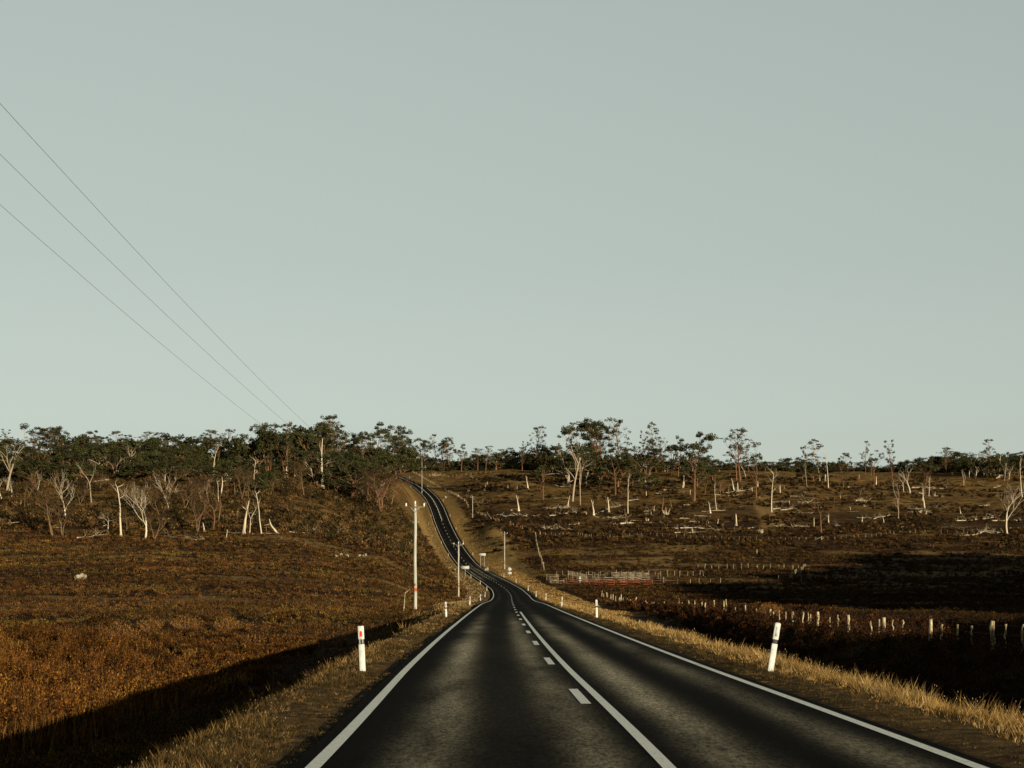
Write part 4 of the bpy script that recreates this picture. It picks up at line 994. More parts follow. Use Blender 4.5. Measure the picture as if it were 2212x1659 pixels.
for i, (z, x, yt, kind) in enumerate(SK):
    px, vt = zm(z, x, yt)
    if (kind == 'umbrella' and i % 2) or (kind == 'round' and i % 4 == 0): kind = 'egg'
    rg = np.random.default_rng(300 + i)
    Y = rg.uniform(575, 640) if px < 700 else rg.uniform(700, 760) if px < 830 else rg.uniform(940, 1000)
    X = (px - CXP) / F * Y; g = gz(X, Y); H = EYE + (HOR - vt) / F * Y - g
    if H < 6: H = 6
    wf = {'sparse': .9, 'umbrella': .95, 'round': 1.0, 'tuft': .9, 'broad': 1.0, 'egg': 1.1}[kind] * (1.0 if H > 14 else 1.35)
    where = 'left forest' if px < 560 else 'dark middle wood' if px < 830 else 'treeline right of the road' if px < 1200 else 'far right treeline'
    near_ = describe(px, vt + 60, [f'{kw_[kind]} on the skyline', f'another {kw_[kind]} on the skyline', f'{kw_[kind]} topping the {where}'])
    tree(kind, i, (X, Y, g), H, near_, 'gum trees along the skyline', wf=wf, leaf='gumdark')
# --- forest filling the ground below the skyline: trees nothing tells apart
WOOD = ([], [])
def add_stuff(parts, pos, H, wf, rz):
    c, s = math.cos(rz), math.sin(rz)
    for nm, me in parts:
        n = len(me.vertices); V = np.empty(n * 3, np.float32); me.vertices.foreach_get('co', V); V = V.reshape(-1, 3)
        V = np.stack([(V[:, 0] * c - V[:, 1] * s) * H * wf, (V[:, 0] * s + V[:, 1] * c) * H * wf, V[:, 2] * H], -1) + np.array(pos)
        ls = np.empty(len(me.loops), np.int32); me.loops.foreach_get('vertex_index', ls)
        if (len(ls) % 4) or len(me.polygons) * 4 != len(ls): continue
        if nm == 'crown':
            C = np.empty(n * 4, np.float32); me.color_attributes['tone'].data.foreach_get('color', C); C = C.reshape(-1, 4)[:, :3]
        else: C = np.zeros((n, 3))
        WOOD[0 if nm == 'trunk' else 1].append((V, ls.reshape(-1, 4), C))
def fill(n, px0, px1, Y0, Y1, h0, h1, seed, label, group, kinds=('round', 'round', 'egg', 'umbrella', 'broad'), stuff=False):
    rg = np.random.default_rng(seed)
    for i in range(n):
        px = px0 + (px1 - px0) * (i + rg.uniform(0, 1)) / n; Y = rg.uniform(Y0, Y1); X = (px - CXP) / F * Y
        if abs(X - float(roadx(Y))) < 9: continue
        k = kinds[rg.integers(len(kinds))]
        if stuff:
            add_stuff(getproto(k, int(rg.integers(9)), 'bark', 'gumdark'), (X, Y, gz(X, Y)), rg.uniform(h0, h1), rg.uniform(1.1, 1.6), rg.uniform(0, 6)); continue
        tree(k, int(rg.integers(9)), (X, Y, gz(X, Y)), rg.uniform(h0, h1), label, group, wf=rg.uniform(1.1, 1.6), leaf='gumdark', wood='bark' if rg.random() < .8 else 'palebark')
fill(60, -40, 620, 520, 585, 5.0, 8.5, 1, 'dense olive gum in the forest covering the left hill', 'gums of the left forest')
fill(56, -40, 640, 590, 660, 4.5, 8.5, 2, 'dense olive gum in the forest covering the left hill', 'gums of the left forest', stuff=True)
fill(26, 560, 830, 575, 680, 9, 15, 3, 'dark gum packed into the shaded wood left of the road', 'gums of the shaded middle wood')
fill(26, 620, 860, 700, 800, 10, 16, 4, '', '', stuff=True)
fill(24, 800, 1240, 950, 1010, 6, 12, 5, 'dark gum in the treeline along the crest right of the road', 'gums of the crest treeline')
fill(44, 800, 1240, 1012, 1050, 5, 11, 15, '', '', ('round',), stuff=True)
fill(30, 1180, 1540, 930, 1000, 6, 10, 6, 'low dark gum in the treeline behind the tall right-hand gums', 'gums behind the right slope')
fill(56, 1540, 2190, 1000, 1080, 5, 8.5, 7, 'low dark gum in the distant treeline on the right', 'gums of the distant right treeline', ('round',), stuff=True)
fill(40, 2000, 2300, 960, 1040, 6, 11, 17, '', '', ('round',), stuff=True)
fill(12, 1215, 1400, 820, 900, 8, 19, 9, 'dark gum standing among the tall gums on the right skyline', 'gums among the tall right-hand gums', ('round', 'broad', 'tuft'))
fill(18, 2060, 2260, 880, 960, 7, 14, 8, 'dark gum in the wood at the right edge', 'gums of the right-hand wood', ('round', 'umbrella'))

mb = MB(); nq = 0
for k in (0, 1):
    for V, Q, C in WOOD[k]:
        mb.add(V, Q, C)
        if k == 0: nq += len(Q)
o = mb.build('distant_wood', M['bark']); o.data.materials.append(M['gumdark'])
mi = np.ones(len(o.data.polygons), np.int32); mi[:nq] = 0; o.data.polygons.foreach_set('material_index', mi)
tag(o, kind='stuff')
# ------------------------------------------------------------ roadside marker posts
def lathe_box(mb, w, d, z0, z1, bev=.012):
    """upright post segment with chamfered corners"""
    q = [(-w/2 + bev, -d/2), (w/2 - bev, -d/2), (w/2, -d/2 + bev), (w/2, d/2 - bev), (w/2 - bev, d/2), (-w/2 + bev, d/2), (-w/2, d/2 - bev), (-w/2, -d/2 + bev)]
    V = [(x, y, z) for z in (z0, z1) for x, y in q] + [(0, 0, z0), (0, 0, z1)]
    mb.add(V, [[i, (i + 1) % 8, 8 + (i + 1) % 8, 8 + i] for i in range(8)]); mb.add(V, [[(i + 1) % 8, i, 16, 16] for i in range(8)] + [[8 + i, 8 + (i + 1) % 8, 17, 17] for i in range(8)])
def marker(left):
    r = empty('marker_post')
    mb = MB(); lathe_box(mb, .105, .045, -.15, .50); lathe_box(mb, .105, .045, .58, .86)
    V = [(-.052, -.022, .86), (.052, -.022, .86), (.052, .022, .86), (-.052, .022, .86), (-.035, -.018, .885), (.035, -.018, .885), (.035, .018, .885), (-.035, .018, .885)]
    mb.add(V, [[0, 1, 5, 4], [1, 2, 6, 5], [2, 3, 7, 6], [3, 0, 4, 7], [4, 5, 6, 7]])
    mb.build('post', M['white'], r)
    mb = MB(); lathe_box(mb, .09, .036, .50, .58); mb.build('band', M['black'], r)
    mb = MB(); mb.box((0, -.0265, .72), (.035, .008, .14) if left else (.04, .008, .17)); mb.build('reflector', M['red' if left else 'greyref'], r)
    return r
def ord_(i): return ['nearest', 'second', 'third', 'fourth', 'fifth', 'sixth', 'seventh', 'eighth', 'ninth', 'tenth', 'eleventh', 'twelfth', 'thirteenth', 'fourteenth', 'fifteenth', 'sixteenth'][i]
LP = [(970, 1334), (1014.8, 1305), (1038, 1297.5), (1047.5, 1290), (1051.6, 1276), (1037.4, 1262), (1017.3, 1249), (968.8, 1200.8), (953.7, 1174), (942, 1144), (931.6, 1115.6), (920, 1088), (887.6, 1053), (850, 1032)]
RP = [(1664, 1448), (1289.4, 1333.5), (1213, 1306.5), (1179, 1296.6), (1158, 1289.4), (1141, 1276), (1115, 1258.8), (1088.5, 1247), (1021.6, 1199.6), (1001, 1173), (985, 1144), (972, 1115.6), (957.5, 1083), (924, 1051), (884.8, 1032.8)]
_Yg = np.arange(18, 1050, .5); _vg = HOR - roadz(_Yg) / _Yg * F
def road_y(px, v, side, last):
    X = (px - CXP) / F * _Yg; off = (X - roadx(_Yg)) * side
    cost = abs(_vg - v) / 2.0 + abs(off - 4.6) * 1.3 + 100 * (_Yg < last + 6)
    return float(_Yg[int(np.argmin(cost))])
ML, MR = marker(True), marker(False)
for side, lst, pr in ((-1, LP, ML), (1, RP, MR)):
    last = 33 if side < 0 else 18
    for i, (px, v) in enumerate(lst):
        Y = road_y(px, v, side, last) if not (side > 0 and i == 0) else 33.0
        last = Y; X = (px - CXP) / F * Y
        off = (X - float(roadx(Y))) * side
        if off < 4.1 or off > 6.5: X = float(roadx(Y)) + side * min(max(off, 4.1), 6.5)
        o = pr if i == 0 else copy_tree(pr)
        rg = random.Random(i * 7 + side)
        o.location = (X, Y, gz(X, Y)); o.rotation_euler = (0, rg.uniform(-.06, .06), rg.uniform(-.2, .2))
        k = i + 1 if side < 0 else i
        sd = 'left' if side < 0 else 'right'
        tag(o, f'white roadside post with black band, {ord_(k)} from the camera on the {sd} verge' if k else 'white roadside post leaning right, nearest on the right verge beside dry grass', 'marker post', f'marker posts on the {sd} verge')
        if side > 0 and i == 0: o.rotation_euler = (-.05, .17, .05); o.scale = (1.15, 1, 1.13)
r = empty('marker_post', (-3.06, 33.2, gz(-3.06, 33.2))); r.rotation_euler = (0, -.045, 0)
mb = MB(); lathe_box(mb, .125, .05, -.15, .535); mb.build('post', M['white'], r)
mb = MB(); lathe_box(mb, .12, .03, .535, .64, .006); mb.build('band', M['black'], r)
mb = MB(); mb.box((-.03, -.022, .588), (.014, .014, .105)); mb.box((.03, -.022, .588), (.014, .014, .105)); mb.build('bracket', M['white'], r)
mb = MB(); lathe_box(mb, .125, .05, .64, .91, .01); pl = mb.build('plate', M['white'], r)
mb = MB(); mb.add([(x * .024, y, .75 + z * .057) for y in (-.034, -.0255) for x, z in ((-1, -1), (1, -1), (1, .7), (.5, 1), (-.5, 1), (-1, .7))], [[5, 4, 3, 2], [5, 2, 1, 0]]); mb.add([(x * .024, y, .75 + z * .057) for y in (-.034, -.0255) for x, z in ((-1, -1), (1, -1), (1, .7), (.5, 1), (-.5, 1), (-1, .7))], [[i, (i + 1) % 6, 6 + (i + 1) % 6, 6 + i] for i in range(6)])
mb.build('reflector', M['red'], pl)
mb = MB(); mb.box((0, -.027, .895), (.008, .006, .012)); mb.box((0, -.027, .663), (.008, .006, .02)); mb.build('rivet', M['black'], pl)
tag(r, 'white roadside post with bracketed red reflector plate, nearest on the left verge', 'marker post', 'marker posts on the left verge')

# ------------------------------------------------------------ power poles and wires
tops = []
def pole(px, vb, vt, Y, label, arm=True, w=.15, bz=None):
    X = (px - CXP) / F * Y; zt = EYE + (HOR - vt) / F * Y; zb = gz(X, Y); H = zt - zb
    r = empty('power_pole', (X, Y, zb))
    z = np.linspace(-.5, H, 9); rr = np.linspace(w * 1.05, w * .82, 9)
    mb = MB(); mb.tube([(.0 + .02 * math.sin(q), 0, q) for q in z], rr, 10); mb.build('shaft', M['concrete'], r, True)
    mb = MB(); mb.tube([(0, 0, 1.80), (0, 0, 2.12)], [w * 1.06 + .012] * 2, 10, False); mb.build('warning_band', M['orange'], r)
    mb = MB(); mb.box((-.02, -w - .02, 2.42), (.13, .012, .22)); mb.build('number_plate', M['orange'], r)
    if arm:
        mb = MB(); mb.box((0, -w - .05, H - .22), (1.75, .09, .1)); ar = mb.build('crossarm', M['rail'], r)
        mb = MB()
        for s in (-1, 1): mb.beam((s * .42, -w - .12, H - .22), (0, -w - .04, H - .72), .03, .03)
        mb.build('brace', M['metal'], ar)
        for dx_, h0 in ((-.82, H - .17), (0, H + .02), (.82, H - .17)):
            mb = MB(); q = h0; b = -w - .05 if dx_ else 0
            mb.tube([(dx_, b, q - .02), (dx_, b, q + .04), (dx_, b, q + .05), (dx_, b, q + .17), (dx_, b, q + .19), (dx_, b, q + .27), (dx_, b, q + .31)], [.02, .03, .065, .075, .055, .06, .02], 8)
            mb.build('insulator', M['porcelain'], r)
    tops.append([(X + d, Y - (w if d else 0), zt + h) for d, h in ((-.82, .12), (0, .33), (.82, .12))])
    return tag(r, label, 'power pole', 'power poles following the road')
pole(897, 1310, 1090, 148, 'nearest pale power pole with crossarm and three insulators, left of the road')
pole(990.5, 1288, 1174, 287, 'second power pole with crossarm, standing before the far bend of the road', w=.14)
pole(1090, 1217, 1151, 496, 'third power pole, on the right beyond the diamond sign', w=.14)
pole(1021, 1117, 1071, 705, 'fourth power pole, on the slope right of the climbing road', False, w=.13)
pole(911.5, 1038, 997, 830, 'fifth power pole, beside the road near the top of the hill', False, w=.13)
pole(870, 1015, 985, 985, 'sixth power pole, before the gum trees at the top of the road', False, w=.13)
pole(1040, 1012, 981, 1000, 'thin pale power pole in front of the crest treeline', False, w=.13)
t0 = tops[0]; prev = [(x + a, 8.0, z + 6.3 - .45 + b) for (x, y, z), a, b in zip(t0, (0, -.15, 0), (1.19, 1.26, 1.34))]; back = prev
def wire(p, q, sag, label, rad=.011, seg=24):
    t = np.linspace(0, 1, seg); P = np.outer(1 - t, p) + np.outer(t, q); P[:, 2] -= 4 * sag * t * (1 - t)
    return P, rad
pos_ = ('lowest of the three', 'middle of the three', 'highest of the three')
for k in range(3):
    mb = MB(); chain = [prev] + tops[:3] 
    for a, b in zip(chain[:-1], chain[1:]):
        sg = 1.92 if a is prev else 1.6
        P, rd = wire(a[k], b[k], sg, ''); mb.tube(P, .0042, 5, False)
    tag(mb.build('power_wire', M['wire']), f'thin overhead power wire, {pos_[k]} crossing the sky at upper left', 'wire', 'overhead power wires')
# the guy stake leaning against the first pole's foot
X, Y = (887 - CXP) / F * 148, 146.5
mb = MB(); z0 = gz(X, Y); mb.tube([(0, 0, 1.15), (.28, .1, 1.5), (1.3 * .55, .2, 1.9)], [.035, .035, .03], 6)
a = at(875, 1281, 146.5); b = at(887, 1271.5, 147.5)
mb = MB(); mb.tube([(0, 0, 0), tuple(b - a)], [.035, .03], 6); mb.tube([(0, 0, 0), (-.12, -.1, -(a.z - gz(a.x, a.y)))], [.035, .04], 6)
tag(mb.build('bent_stake', M['log'], loc=a), 'thin pale crooked stake leaning beside the nearest power pole', 'stake')

# ------------------------------------------------------------ signs
def sign_at(px, v, Y): X = (px - CXP) / F * Y; return X, Y, gz(X, Y)
X, Y, z = sign_at(1100.6, 1246, 432); r = empty('warning_sign', (X, Y, z))
zc = EYE + (HOR - 1229.6) / F * Y - z; hd = 5.2 / F * Y
mb = MB(); mb.tube([(0, 0, -.3), (0, 0, zc + .4)], [.045, .045], 8); mb.build('leg', M['metal'], r)
mb = MB(); V = [(hd * c, -.06 + q, zc + hd * s) for q in (-.01, .01) for c, s in ((1, 0), (0, 1), (-1, 0), (0, -1))]
mb.add(V, [[0, 1, 2, 3], [7, 6, 5, 4], [0, 4, 5, 1], [1, 5, 6, 2], [2, 6, 7, 3], [3, 7, 4, 0]]); d = mb.build('diamond_plate', M['sign'], r)
mb = MB(); q = hd * .8
for i in range(4):
    cs = [(1, 0), (0, 1), (-1, 0), (0, -1)]; a, b = cs[i], cs[(i + 1) % 4]
    mb.beam((a[0] * q, -.073, zc + a[1] * q), (b[0] * q, -.073, zc + b[1] * q), .006, .03)
mb.build('border', M['metal'], d)
zp = EYE + (HOR - 1238) / F * Y - z
mb = MB(); mb.box((.02, -.06, zp), (1.05, .02, .62)); mb.build('lower_plate', M['sign'], r)
tag(r, 'pale diamond road sign above a small rectangular plate, right of the road', 'road sign')
def board(px, vc, Y, wpx, hpx, label, legs, marks=0):
    X, Y, z = sign_at(px, vc, Y); r = empty('road_sign', (X, Y, z)); zc = EYE + (HOR - vc) / F * Y - z
    if zc < .5: zc = .5
    w, h = wpx / F * Y, hpx / F * Y
    mb = MB(); mb.box((0, -.06, zc), (w, .025, h)); pl = mb.build('sign_plate', M['sign'], r)
    for lx in legs:
        mb = MB(); mb.tube([(lx * w, 0, -.3), (lx * w, 0, zc)], [.04, .04], 8); mb.build('leg', M['metal'], r)
    if marks:
        mb = MB()
        for lx in (-.25, .2): mb.box((lx * w, -.076, zc), (w * .22, .006, h * .22))
        mb.build('lettering_mark', M['greyref'], pl)
    return tag(r, label, 'road sign')
board(1005, 1226, 440, 17, 6.5, 'white rectangular sign on a single leg, left of the road before the bend', (0,))
board(1042.2, 1197.8, 520, 14, 5.4, 'low white rectangular sign on the straw bank right of the climbing road', (-.3, .3), 1)

# culvert: dark rail beside the road, pale boulders at its end
def rail_fence(name, pts, hts, nposts, rails, hgt, pm, rm, label, cat, group=None, pr=.07, rw=.14, jitter=.0, lift=0.):
    r = empty(name, (pts[0][0], pts[0][1], gz(*pts[0])))
    o = np.array(r.location); rg = np.random.default_rng(int(abs(pts[0][0]) * 10) + 3)
    P = np.array(pts, float); seg = np.r_[0, np.cumsum(np.linalg.norm(np.diff(P, axis=0), axis=1))]
    t = np.linspace(0, seg[-1], nposts); xs = np.interp(t, seg, P[:, 0]); ys = np.interp(t, seg, P[:, 1]); zs = np.array([gz(a, b) for a, b in zip(xs, ys)])
    hh = np.interp(t, seg, hts) if hts is not None else np.full(nposts, hgt)
    lf = np.interp(t, seg, lift) if not np.isscalar(lift) else np.full(nposts, lift)
    for i in range(nposts):
        mb = MB(); mb.beam((xs[i] - o[0], ys[i] - o[1], zs[i] - .3 - o[2]), (xs[i] - o[0] + rg.normal() * .03, ys[i] - o[1], zs[i] + lf[i] + hh[i] + .08 - o[2]), pr * 2, pr * 2); mb.build('post', pm, r)
    for k in range(rails):
        f = (k + .6) / rails
        for i in range(nposts - 1):
            mb = MB(); off = -pr - .025
            mb.beam((xs[i] - o[0], ys[i] - o[1] + off, zs[i] + lf[i] + hh[i] * f - o[2] + rg.normal() * .02), (xs[i + 1] - o[0] - .004, ys[i + 1] - o[1] + off, zs[i + 1] + lf[i + 1] + hh[i + 1] * f - o[2] + rg.normal() * .02), .05, rw * rg.uniform(.85, 1.1))
            mb.build('rail', rm, r)
    return tag(r, label, cat, group)
def xy(px, Y): return ((px - CXP) / F * Y, Y)
def xyr(dx, Y): return (float(roadx(Y)) + dx, Y)
rail_fence('culvert_railing', [xyr(4.7, 452), xyr(4.6, 476), xyr(4.7, 498)], None, 9, 2, .75, M['darkrail'], M['darkrail'], 'low dark railing over the culvert at the foot of the hill, right side', 'railing', pr=.06)
rail_fence('culvert_railing', [xyr(-4.7, 478), xyr(-4.6, 490), xyr(-4.8, 502)], None, 5, 2, .7, M['darkrail'], M['darkrail'], 'low dark railing over the culvert, left side of the road', 'railing', pr=.06)
import mathutils
def rock(px, v, wpx, hpx, label, seed, Y=None, group=None, name='rock', cat='rock'):
    P = hit(px, v) if Y is None else Vector((*xy(px, Y), gz(*xy(px, Y))))
    bm_ = bpy.data.meshes.new(name); import bmesh
    b = bmesh.new(); bmesh.ops.create_icosphere(b, subdivisions=3, radius=1)
    for q in b.verts:
        n_ = mathutils.noise.noise(q.co * 1.3 + Vector((seed * 3.1, 0, 0))) * .45 + mathutils.noise.noise(q.co * 3.4 + Vector((0, seed, 0))) * .2
        q.co *= 1 + n_
        if q.co.z < -.35: q.co.z = -.35 - (q.co.z + .35) * .1
        q.co.x *= wpx / F * P.y * .5; q.co.y *= wpx / F * P.y * .35; q.co.z = (q.co.z + .3) * hpx / F * P.y * .8
    b.to_mesh(bm_); b.free(); bm_.materials.append(M['rock'])
    o = bpy.data.objects.new(name, bm_); COL.objects.link(o); o.location = P
    return tag(o, label, cat, group)
rock(175, 1253, 29, 13, 'large flat pale boulder alone on the left heath', 1)
for i, (px, v, w, h) in enumerate(((726, 1204, 8, 5), (737, 1202, 7, 6), (749, 1204, 9, 6), (777, 1203, 6, 5), (785, 1204, 6, 5), (790, 1203, 5, 6))):
    rock(px, v, w, h, ['leftmost small pale rock of the row on the left heath', 'second small pale rock of the row on the left heath', 'widest rock of the left heath row, third from left', 'left rock of three close together nearer the pole', 'middle rock of three close together nearer the pole', 'right rock of three close together nearer the pole'][i], 5 + i, group='small pale rocks on the left heath')
for i, (px, v, w, h) in enumerate(((1048.5, 1222, 3, 5), (1051.5, 1222, 3, 6.5), (1054, 1223, 3.4, 7), (983, 1222, 4, 4))):
    rock(px, v, w, h, ['left upright white stone at the culvert end', 'middle upright white stone at the culvert end', 'right upright white stone at the culvert end', 'white stone left of the road at the culvert'][i], 15 + i, Y=486 if i < 3 else 492, group='white stones at the culvert')
for i, (px, v, w, h) in enumerate(((893 - 2, 1129, 5, 3.4), (896 + 2, 1130, 4, 3), (903, 1129, 3, 3), (1635, 1195, 3, 6), (963, 1076, 4, 4), (1047, 1060, 5, 4), (1012, 1062, 5, 4), (1105, 1104, 5, 3), (1480, 1190, 6, 3), (990, 1073, 4, 3.5))):
    rock(px, v, w, h, describe(px, v, ['small pale rock', 'little bleached stone']), 25 + i, group='small scattered pale rocks')

# ------------------------------------------------------------ stockyard on the valley floor
def yz(x, y): return 1161.5 + .15 * x, 1207.9 + .15 * y
def ypt(x, Y): return xy(1161.5 + .15 * x, Y)
rail_fence('rail_fence', [ypt(385, 384), ypt(1650, 384)], None, 8, 3, 1.45, M['darkrail'], M['redrail'], 'long red-painted rail fence with dark posts along the front of the stockyard', 'fence', pr=.12, rw=.25)
rail_fence('rail_fence', [ypt(1650, 384.5), ypt(2010, 390)], None, 3, 2, 1.25, M['darkrail'], M['darkrail'], 'dark brown rail fence continuing right from the red one', 'fence', pr=.13, rw=.14)
rail_fence('rail_fence', [ypt(200, 384), ypt(378, 384)], None, 3, 2, 1.2, M['rail'], M['rail'], 'short bleached rail fence at the left end of the red fence', 'fence', pr=.13, rw=.2)
rail_fence('rail_fence', [ypt(545, 402), ypt(1615, 402)], None, 7, 3, 1.45, M['darkrail'], M['rail'], 'bleached three-rail fence behind the red fence', 'fence', pr=.09, rw=.2)
rail_fence('rail_fence', [ypt(1070, 414), ypt(1600, 414)], None, 6, 5, 1.75, M['rail'], M['rail'], 'tall close-boarded bleached fence at the back of the stockyard', 'fence', pr=.1, rw=.26)
rail_fence('rail_fence', [ypt(700, 418), ypt(1060, 416)], None, 5, 1, 1.5, M['rail'], M['rail'], 'single-rail bleached fence between the loading ramp and the boarded fence', 'fence', pr=.07, rw=.16)
rail_fence('rail_fence', [ypt(1735, 412), ypt(1810, 396)], None, 3, 4, 1.5, M['rail'], M['rail'], 'short four-rail fence at the right corner of the stockyard', 'fence', pr=.11, rw=.16)
rail_fence('rail_fence', [ypt(1620, 413), ypt(1730, 413)], None, 3, 3, 1.3, M['darkrail'], M['darkrail'], 'short dark rail fence left of the right corner of the stockyard', 'fence', pr=.1, rw=.16)
rail_fence('rail_fence', [ypt(128, 408), ypt(292, 408)], None, 2, 4, 1.6, M['rail'], M['rail'], 'pale four-rail gate panel at the left end of the stockyard', 'fence', pr=.11, rw=.15)
rail_fence('rail_fence', [ypt(180, 396), ypt(290, 396)], None, 2, 3, 1.5, M['rail'], M['rail'], 'short pale rail panel in front of the left gate panel', 'fence', pr=.13, rw=.14)
g_ = rail_fence('farm_gate', [ypt(297, 396), ypt(412, 396)], None, 2, 4, 1.3, M['rail'], M['darkrail'], 'dark barred gate with diagonal brace beside the red fence', 'gate', pr=.09, rw=.07)
mb = MB(); L = ypt(412, 396)[0] - ypt(297, 396)[0]; mb.beam((0.02, -.15, .25), (L - .05, -.15, 1.1), .04, .07); mb.build('diagonal_brace', M['darkrail'], g_)
rail_fence('loading_ramp', [ypt(440, 408), ypt(570, 409), ypt(700, 410)], [1.15, 1.05, .9], 5, 3, 1.2, M['rail'], M['rail'], 'sloping railed loading ramp rising at the left of the stockyard', 'loading ramp', pr=.1, rw=.16, lift=[1.35, .9, .5])
rail_fence('rail_fence', [ypt(470, 400), ypt(535, 402)], None, 4, 2, 1.5, M['darkrail'], M['redrail'], 'cluster of red and dark rails under the loading ramp', 'fence', pr=.09, rw=.22)
mb = MB(); mb.box((0, 0, .75), (.5, .06, 1.5)); mb.box((0, -.045, .3), (.44, .025, .08)); mb.box((0, -.045, 1.25), (.44, .025, .08))
tag(mb.build('wooden_door', M['sign'], loc=(*ypt(607, 400), gz(*ypt(607, 400)))), 'narrow pale door panel standing in the stockyard', 'door')

# ------------------------------------------------------------ post and wire fences
def wire_fence(pts, spacing, h, rad, label, seed, m='farpost', wires=True, hv=.2, maxp=100, group='post and wire fences'):
    P = np.array([(p[0], p[1]) for p in pts], float); seg = np.r_[0, np.cumsum(np.linalg.norm(np.diff(P, axis=0), axis=1))]
    n = min(maxp, max(2, int(seg[-1] / spacing))); rg = np.random.default_rng(seed)
    t = np.linspace(0, seg[-1], n) + rg.uniform(-.2, .2, n) * spacing
    xs, ys = np.interp(t, seg, P[:, 0]), np.interp(t, seg, P[:, 1]); zs = hz_(xs, ys) + EYE
    r = empty('wire_fence', (xs[0], ys[0], zs[0])); o = np.array([xs[0], ys[0], zs[0]])
    for i in range(n):
        b = np.array([xs[i], ys[i], zs[i] - .3]) - o; H = h * rg.uniform(1 - hv, 1 + hv); lx = rg.normal() * .07 * H
        mb = MB(); q = rad * rg.uniform(.75, 1.4)
        mb.tube([b, b + [lx * .5, 0, .3 + H * .5], b + [lx, 0, .3 + H]], [q * 1.05, q, q * .9], 5); mb.build('post', M[m], r)
    if wires:
        for f in (.55, .9):
            mb = MB(); mb.tube(np.stack([xs, ys - rad, zs + h * f], -1) - o, .006, 3, False); mb.build('wire', M['wire'], r)
    return tag(r, label, 'fence', group)
def H_(lst): return [hit(*zm(*p)) for p in lst]
wire_fence(H_([('C', 1815, 1402), ('C', 2000, 1408), ('D', 0, 1405), ('D', 250, 1402), ('D', 400, 1420), ('D', 660, 1425)]), 2.2, 1.15, .065, 'far wire fence starting at two thick white posts, left stretch', 1)
wire_fence(H_([('D', 720, 1420), ('D', 1100, 1408), ('D', 1500, 1435), ('D', 1900, 1450), ('E', 300, 1462), ('E', 560, 1465)]), 2.4, 1.2, .065, 'far wire fence crossing the foot of the right slope, middle stretch', 2)
wire_fence(H_([('E', 640, 1462), ('E', 870, 1458), ('E', 1100, 1445), ('E', 1380, 1430), ('E', 1590, 1408)]), 2.6, 1.2, .065, 'far wire fence with a braced strainer post, right of the middle stretch', 3)
wire_fence(H_([('F', 230, 1405), ('F', 600, 1390), ('F', 1050, 1380), ('F', 1300, 1370), ('F', 1600, 1352)]), 3.2, 1.2, .065, 'far wire fence running out at the right edge of the picture', 4)
for i, (z, x, y, l) in enumerate((('C', 1763, 1400, 'thick white strainer post, left one where the far fence begins'), ('C', 1818, 1418, 'thick white strainer post, right one where the far fence begins'), ('E', 874, 1465, 'thick pale strainer post with a brace in the far fence'), ('E', 202, 1603, 'lone pale post standing in the heath below the far fence'))):
    P = hit(*zm(z, x, y)); mb = MB(); mb.tube([(0, 0, -.3), (0, 0, .8), (.02, 0, 1.5)], [.2, .18, .16], 8)
    if i == 2: mb.beam((-2.6, 0, .1), (0, 0, 1.2), .12, .12)
    if i == 1: mb.beam((0, 0, 1.2), (2.6, 0, .15), .12, .12)
    tag(mb.build('strainer_post', M['farpost'], loc=P), l, 'post')
wire_fence([ypt(260, 426), ypt(900, 424), ypt(1600, 424), ypt(2212, 424), ypt(2400, 426)], 1.6, 1.45, .075, 'wire fence passing behind the stockyard', 5)
def zg(x, y): return 1526.5 + .31 * x, 1194.7 + .31 * y
wire_fence([hit(*zg(-60, 112)), hit(*zg(180, 112)), hit(*zg(400, 110)), hit(*zg(640, 108))], 2.0, 1.3, .085, 'wire fence in sunlight right of the stockyard', 6)
wire_fence([hit(*zg(690, 100)), hit(*zg(580, 182))], 3.6, 1.25, .08, 'short wire fence coming forward right of the stockyard', 7)
wire_fence([hit(*zg(500, 188)), hit(*zg(900, 188)), hit(*zg(1020, 178)), hit(*zg(1400, 170)), hit(*zg(1640, 162)), hit(*zg(2000, 152)), hit(*zg(2200, 150))], 3.2, 1.2, .075, 'wire fence in the shaded hollow on the right', 8)
wire_fence([hit(*zg(-120, 215)), hit(*zg(95, 212))], 1.6, 1.1, .07, 'short row of pale stakes beyond the shadow, right field', 9)
wire_fence(H_([('C', 1712, 1390), ('C', 1722, 1450), ('C', 1740, 1560), ('C', 1768, 1640), ('C', 1805, 1770)]), 1.5, 1.15, .11, 'close-set old fence running down to the stockyard', 10, hv=.3)
wire_fence(H_([('C', 440, 748), ('C', 600, 832), ('C', 700, 892), ('C', 800, 942), ('C', 900, 990), ('C', 1000, 1062), ('C', 1030, 1115)]), 3.4, 1.15, .10, 'wire fence climbing beside the road on its right', 11)
wire_fence([xy(905, 935), xy(930, 925), xy(990, 920), xy(1060, 925)], 2.6, 1.2, .085, 'wire fence on the crest in front of the treeline', 12)
wire_fence(H_([('C', 1100, 1160), ('C', 1300, 1250), ('C', 1500, 1300), ('C', 1660, 1360)]), 3.6, 1.1, .08, 'sparse old fence crossing the heath right of the hill road', 13)
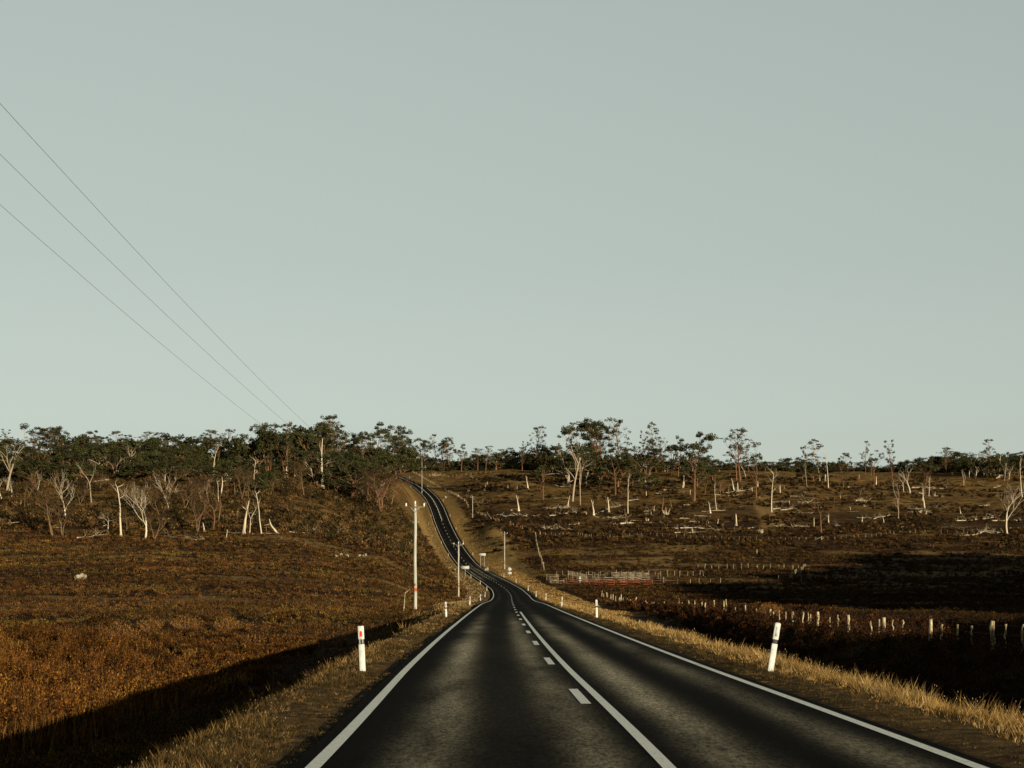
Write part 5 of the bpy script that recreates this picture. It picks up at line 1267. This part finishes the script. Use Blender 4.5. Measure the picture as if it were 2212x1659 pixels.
# old fence on the right in front, every post measured
r = empty('old_fence', (18.5, 62, gz(18.5, 62))); O = np.array(r.location)
def zq(x, y): return 1646 + .256 * x, 1294.2 + .256 * y
OP = [(68, 122, 1), (100, 126, 2), (146, 126, 2), (201, 110, 3), (259, 125, 1), (348, 135, 2), (393, 140, 2), (409, 152, 3), (471, 128, 1), (573, 140, 2), (638, 124, 3), (643, 170, 2), (728, 145, 1), (922, 156, 2), (989, 182, 3), (1029, 162, 1),
      (1107, 163, 2), (1189, 168, 2), (1420, 167, 1), (1517, 175, 2), (1650, 182, 2), (1771, 186, 2), (1947, 183, 1), (2056, 192, 2), (2200, 202, 2), (2330, 190, 1)]
rg = np.random.default_rng(55); wp = []
for x, yt, kd in OP:
    px, v = zq(x, yt); Y = 18.5 * F / (px - CXP); X = 18.5; z = gz(X, Y); zt = EYE + (HOR - v) / F * Y; b = np.array([X, Y, z]) - O; H = min(1.35, max(1.05, zt - z)) * (1 if kd == 1 else rg.uniform(.82, 1))
    mb = MB()
    if kd == 1:
        zz = np.linspace(-.3, H, 7); mb.tube([b + [rg.normal() * .012, 0, q] for q in zz], .092 * rg.uniform(.85, 1.15, 7), 8); wp.append((X, Y, z + H))
    elif kd == 2:
        zz = np.linspace(-.3, H, 11); mb.tube([b + [rg.normal() * .02, 0, q] for q in zz], .042 * rg.uniform(.5, 1.45, 11), 6)
    else:
        zz = np.linspace(-.3, H, 4); mb.tube([b + [0, 0, q] for q in zz], [.045] * 4, 6)
    mb.build('post', M['farpost' if kd == 3 else 'postwood'], r, kd == 2)
for i in range(40):
    Y = 122 + i * 4.4 + rg.uniform(-1.4, 1.4); X = 18.2 - (Y - 120) * .012 + rg.normal() * .15; z = gz(X, Y); H = rg.uniform(.8, 1.35); b = np.array([X, Y, z]) - O
    q = rg.uniform(.035, .075); zz = np.linspace(-.3, H, 6); mb = MB(); mb.tube([b + [rg.normal() * .02, 0, k_] for k_ in zz], q * rg.uniform(.8, 1.15, 6), 6); mb.build('post', M['postwood'], r)
for f in (.3, .65, .95):
    mb = MB(); Yw = np.arange(50, 300, 6.0); Xw = np.where(Yw < 120, 18.42, 18.1 - (Yw - 120) * .012); Zw = hz_(Xw, Yw) + EYE + 1.15 * f
    mb.tube(np.stack([Xw, Yw, Zw], -1) - O, .004, 3, False); mb.build('wire', M['wire'], r)
tag(r, 'old lichen-covered post and wire fence standing in shadow beside the right verge', 'fence')
# fan-shaped bare shrubs on the left heath and a bushy one by the fence
def fan(px, v, wpx, hpx, label, seed, m='twig', dense=60):
    P = hit(px, v); rg = np.random.default_rng(seed); mb, lb = MB(), MB(); w, h = wpx / F * P.y * .5, hpx / F * P.y
    pts_ = []
    for _ in range(dense):
        a = rg.uniform(-1, 1); b = rg.uniform(-.6, .6)
        p, _d = path(rg, (a * w * .15, b * w * .15, -.05), (a * w, b * w, h * (1.1 - .5 * abs(a))), h * rg.uniform(.7, 1.1), 4, .08); mb.tube(p, [.03, .026, .02, .014, .006], 3, False); pts_ += list(p[2:])
    r = empty('shrub', P); mb.build('stems', M[m], r)
    Pn = np.repeat(np.array(pts_), 5, 0) + rg.normal(size=(len(pts_) * 5, 3)) * .09
    V, Fc, Cc = leaf_tris(Pn, .09, pick(len(Pn), [(.2, .09, .02), (.12, .055, .014)], [1, 1]), .4); lb.add(V, Fc, Cc); lb.build('leaves', M['heath'], r)
    return tag(r, label, 'shrub')
fan(262, 1388, 84, 44, 'fan-shaped twiggy shrub on the left heath beside a dark hollow', 1)
fan(325, 1372, 46, 36, 'smaller pale-stemmed shrub right of the fan-shaped one', 2)
fan(405, 1366, 66, 36, 'wide reddish twiggy shrub on the left heath', 3)
fan(490, 1364, 40, 28, 'low shrub with pale stems right of the wide reddish one', 4)
fan(1664, 1345, 38, 38, 'leafy olive shrub behind the old fence near the nearest right post', 5, dense=110)
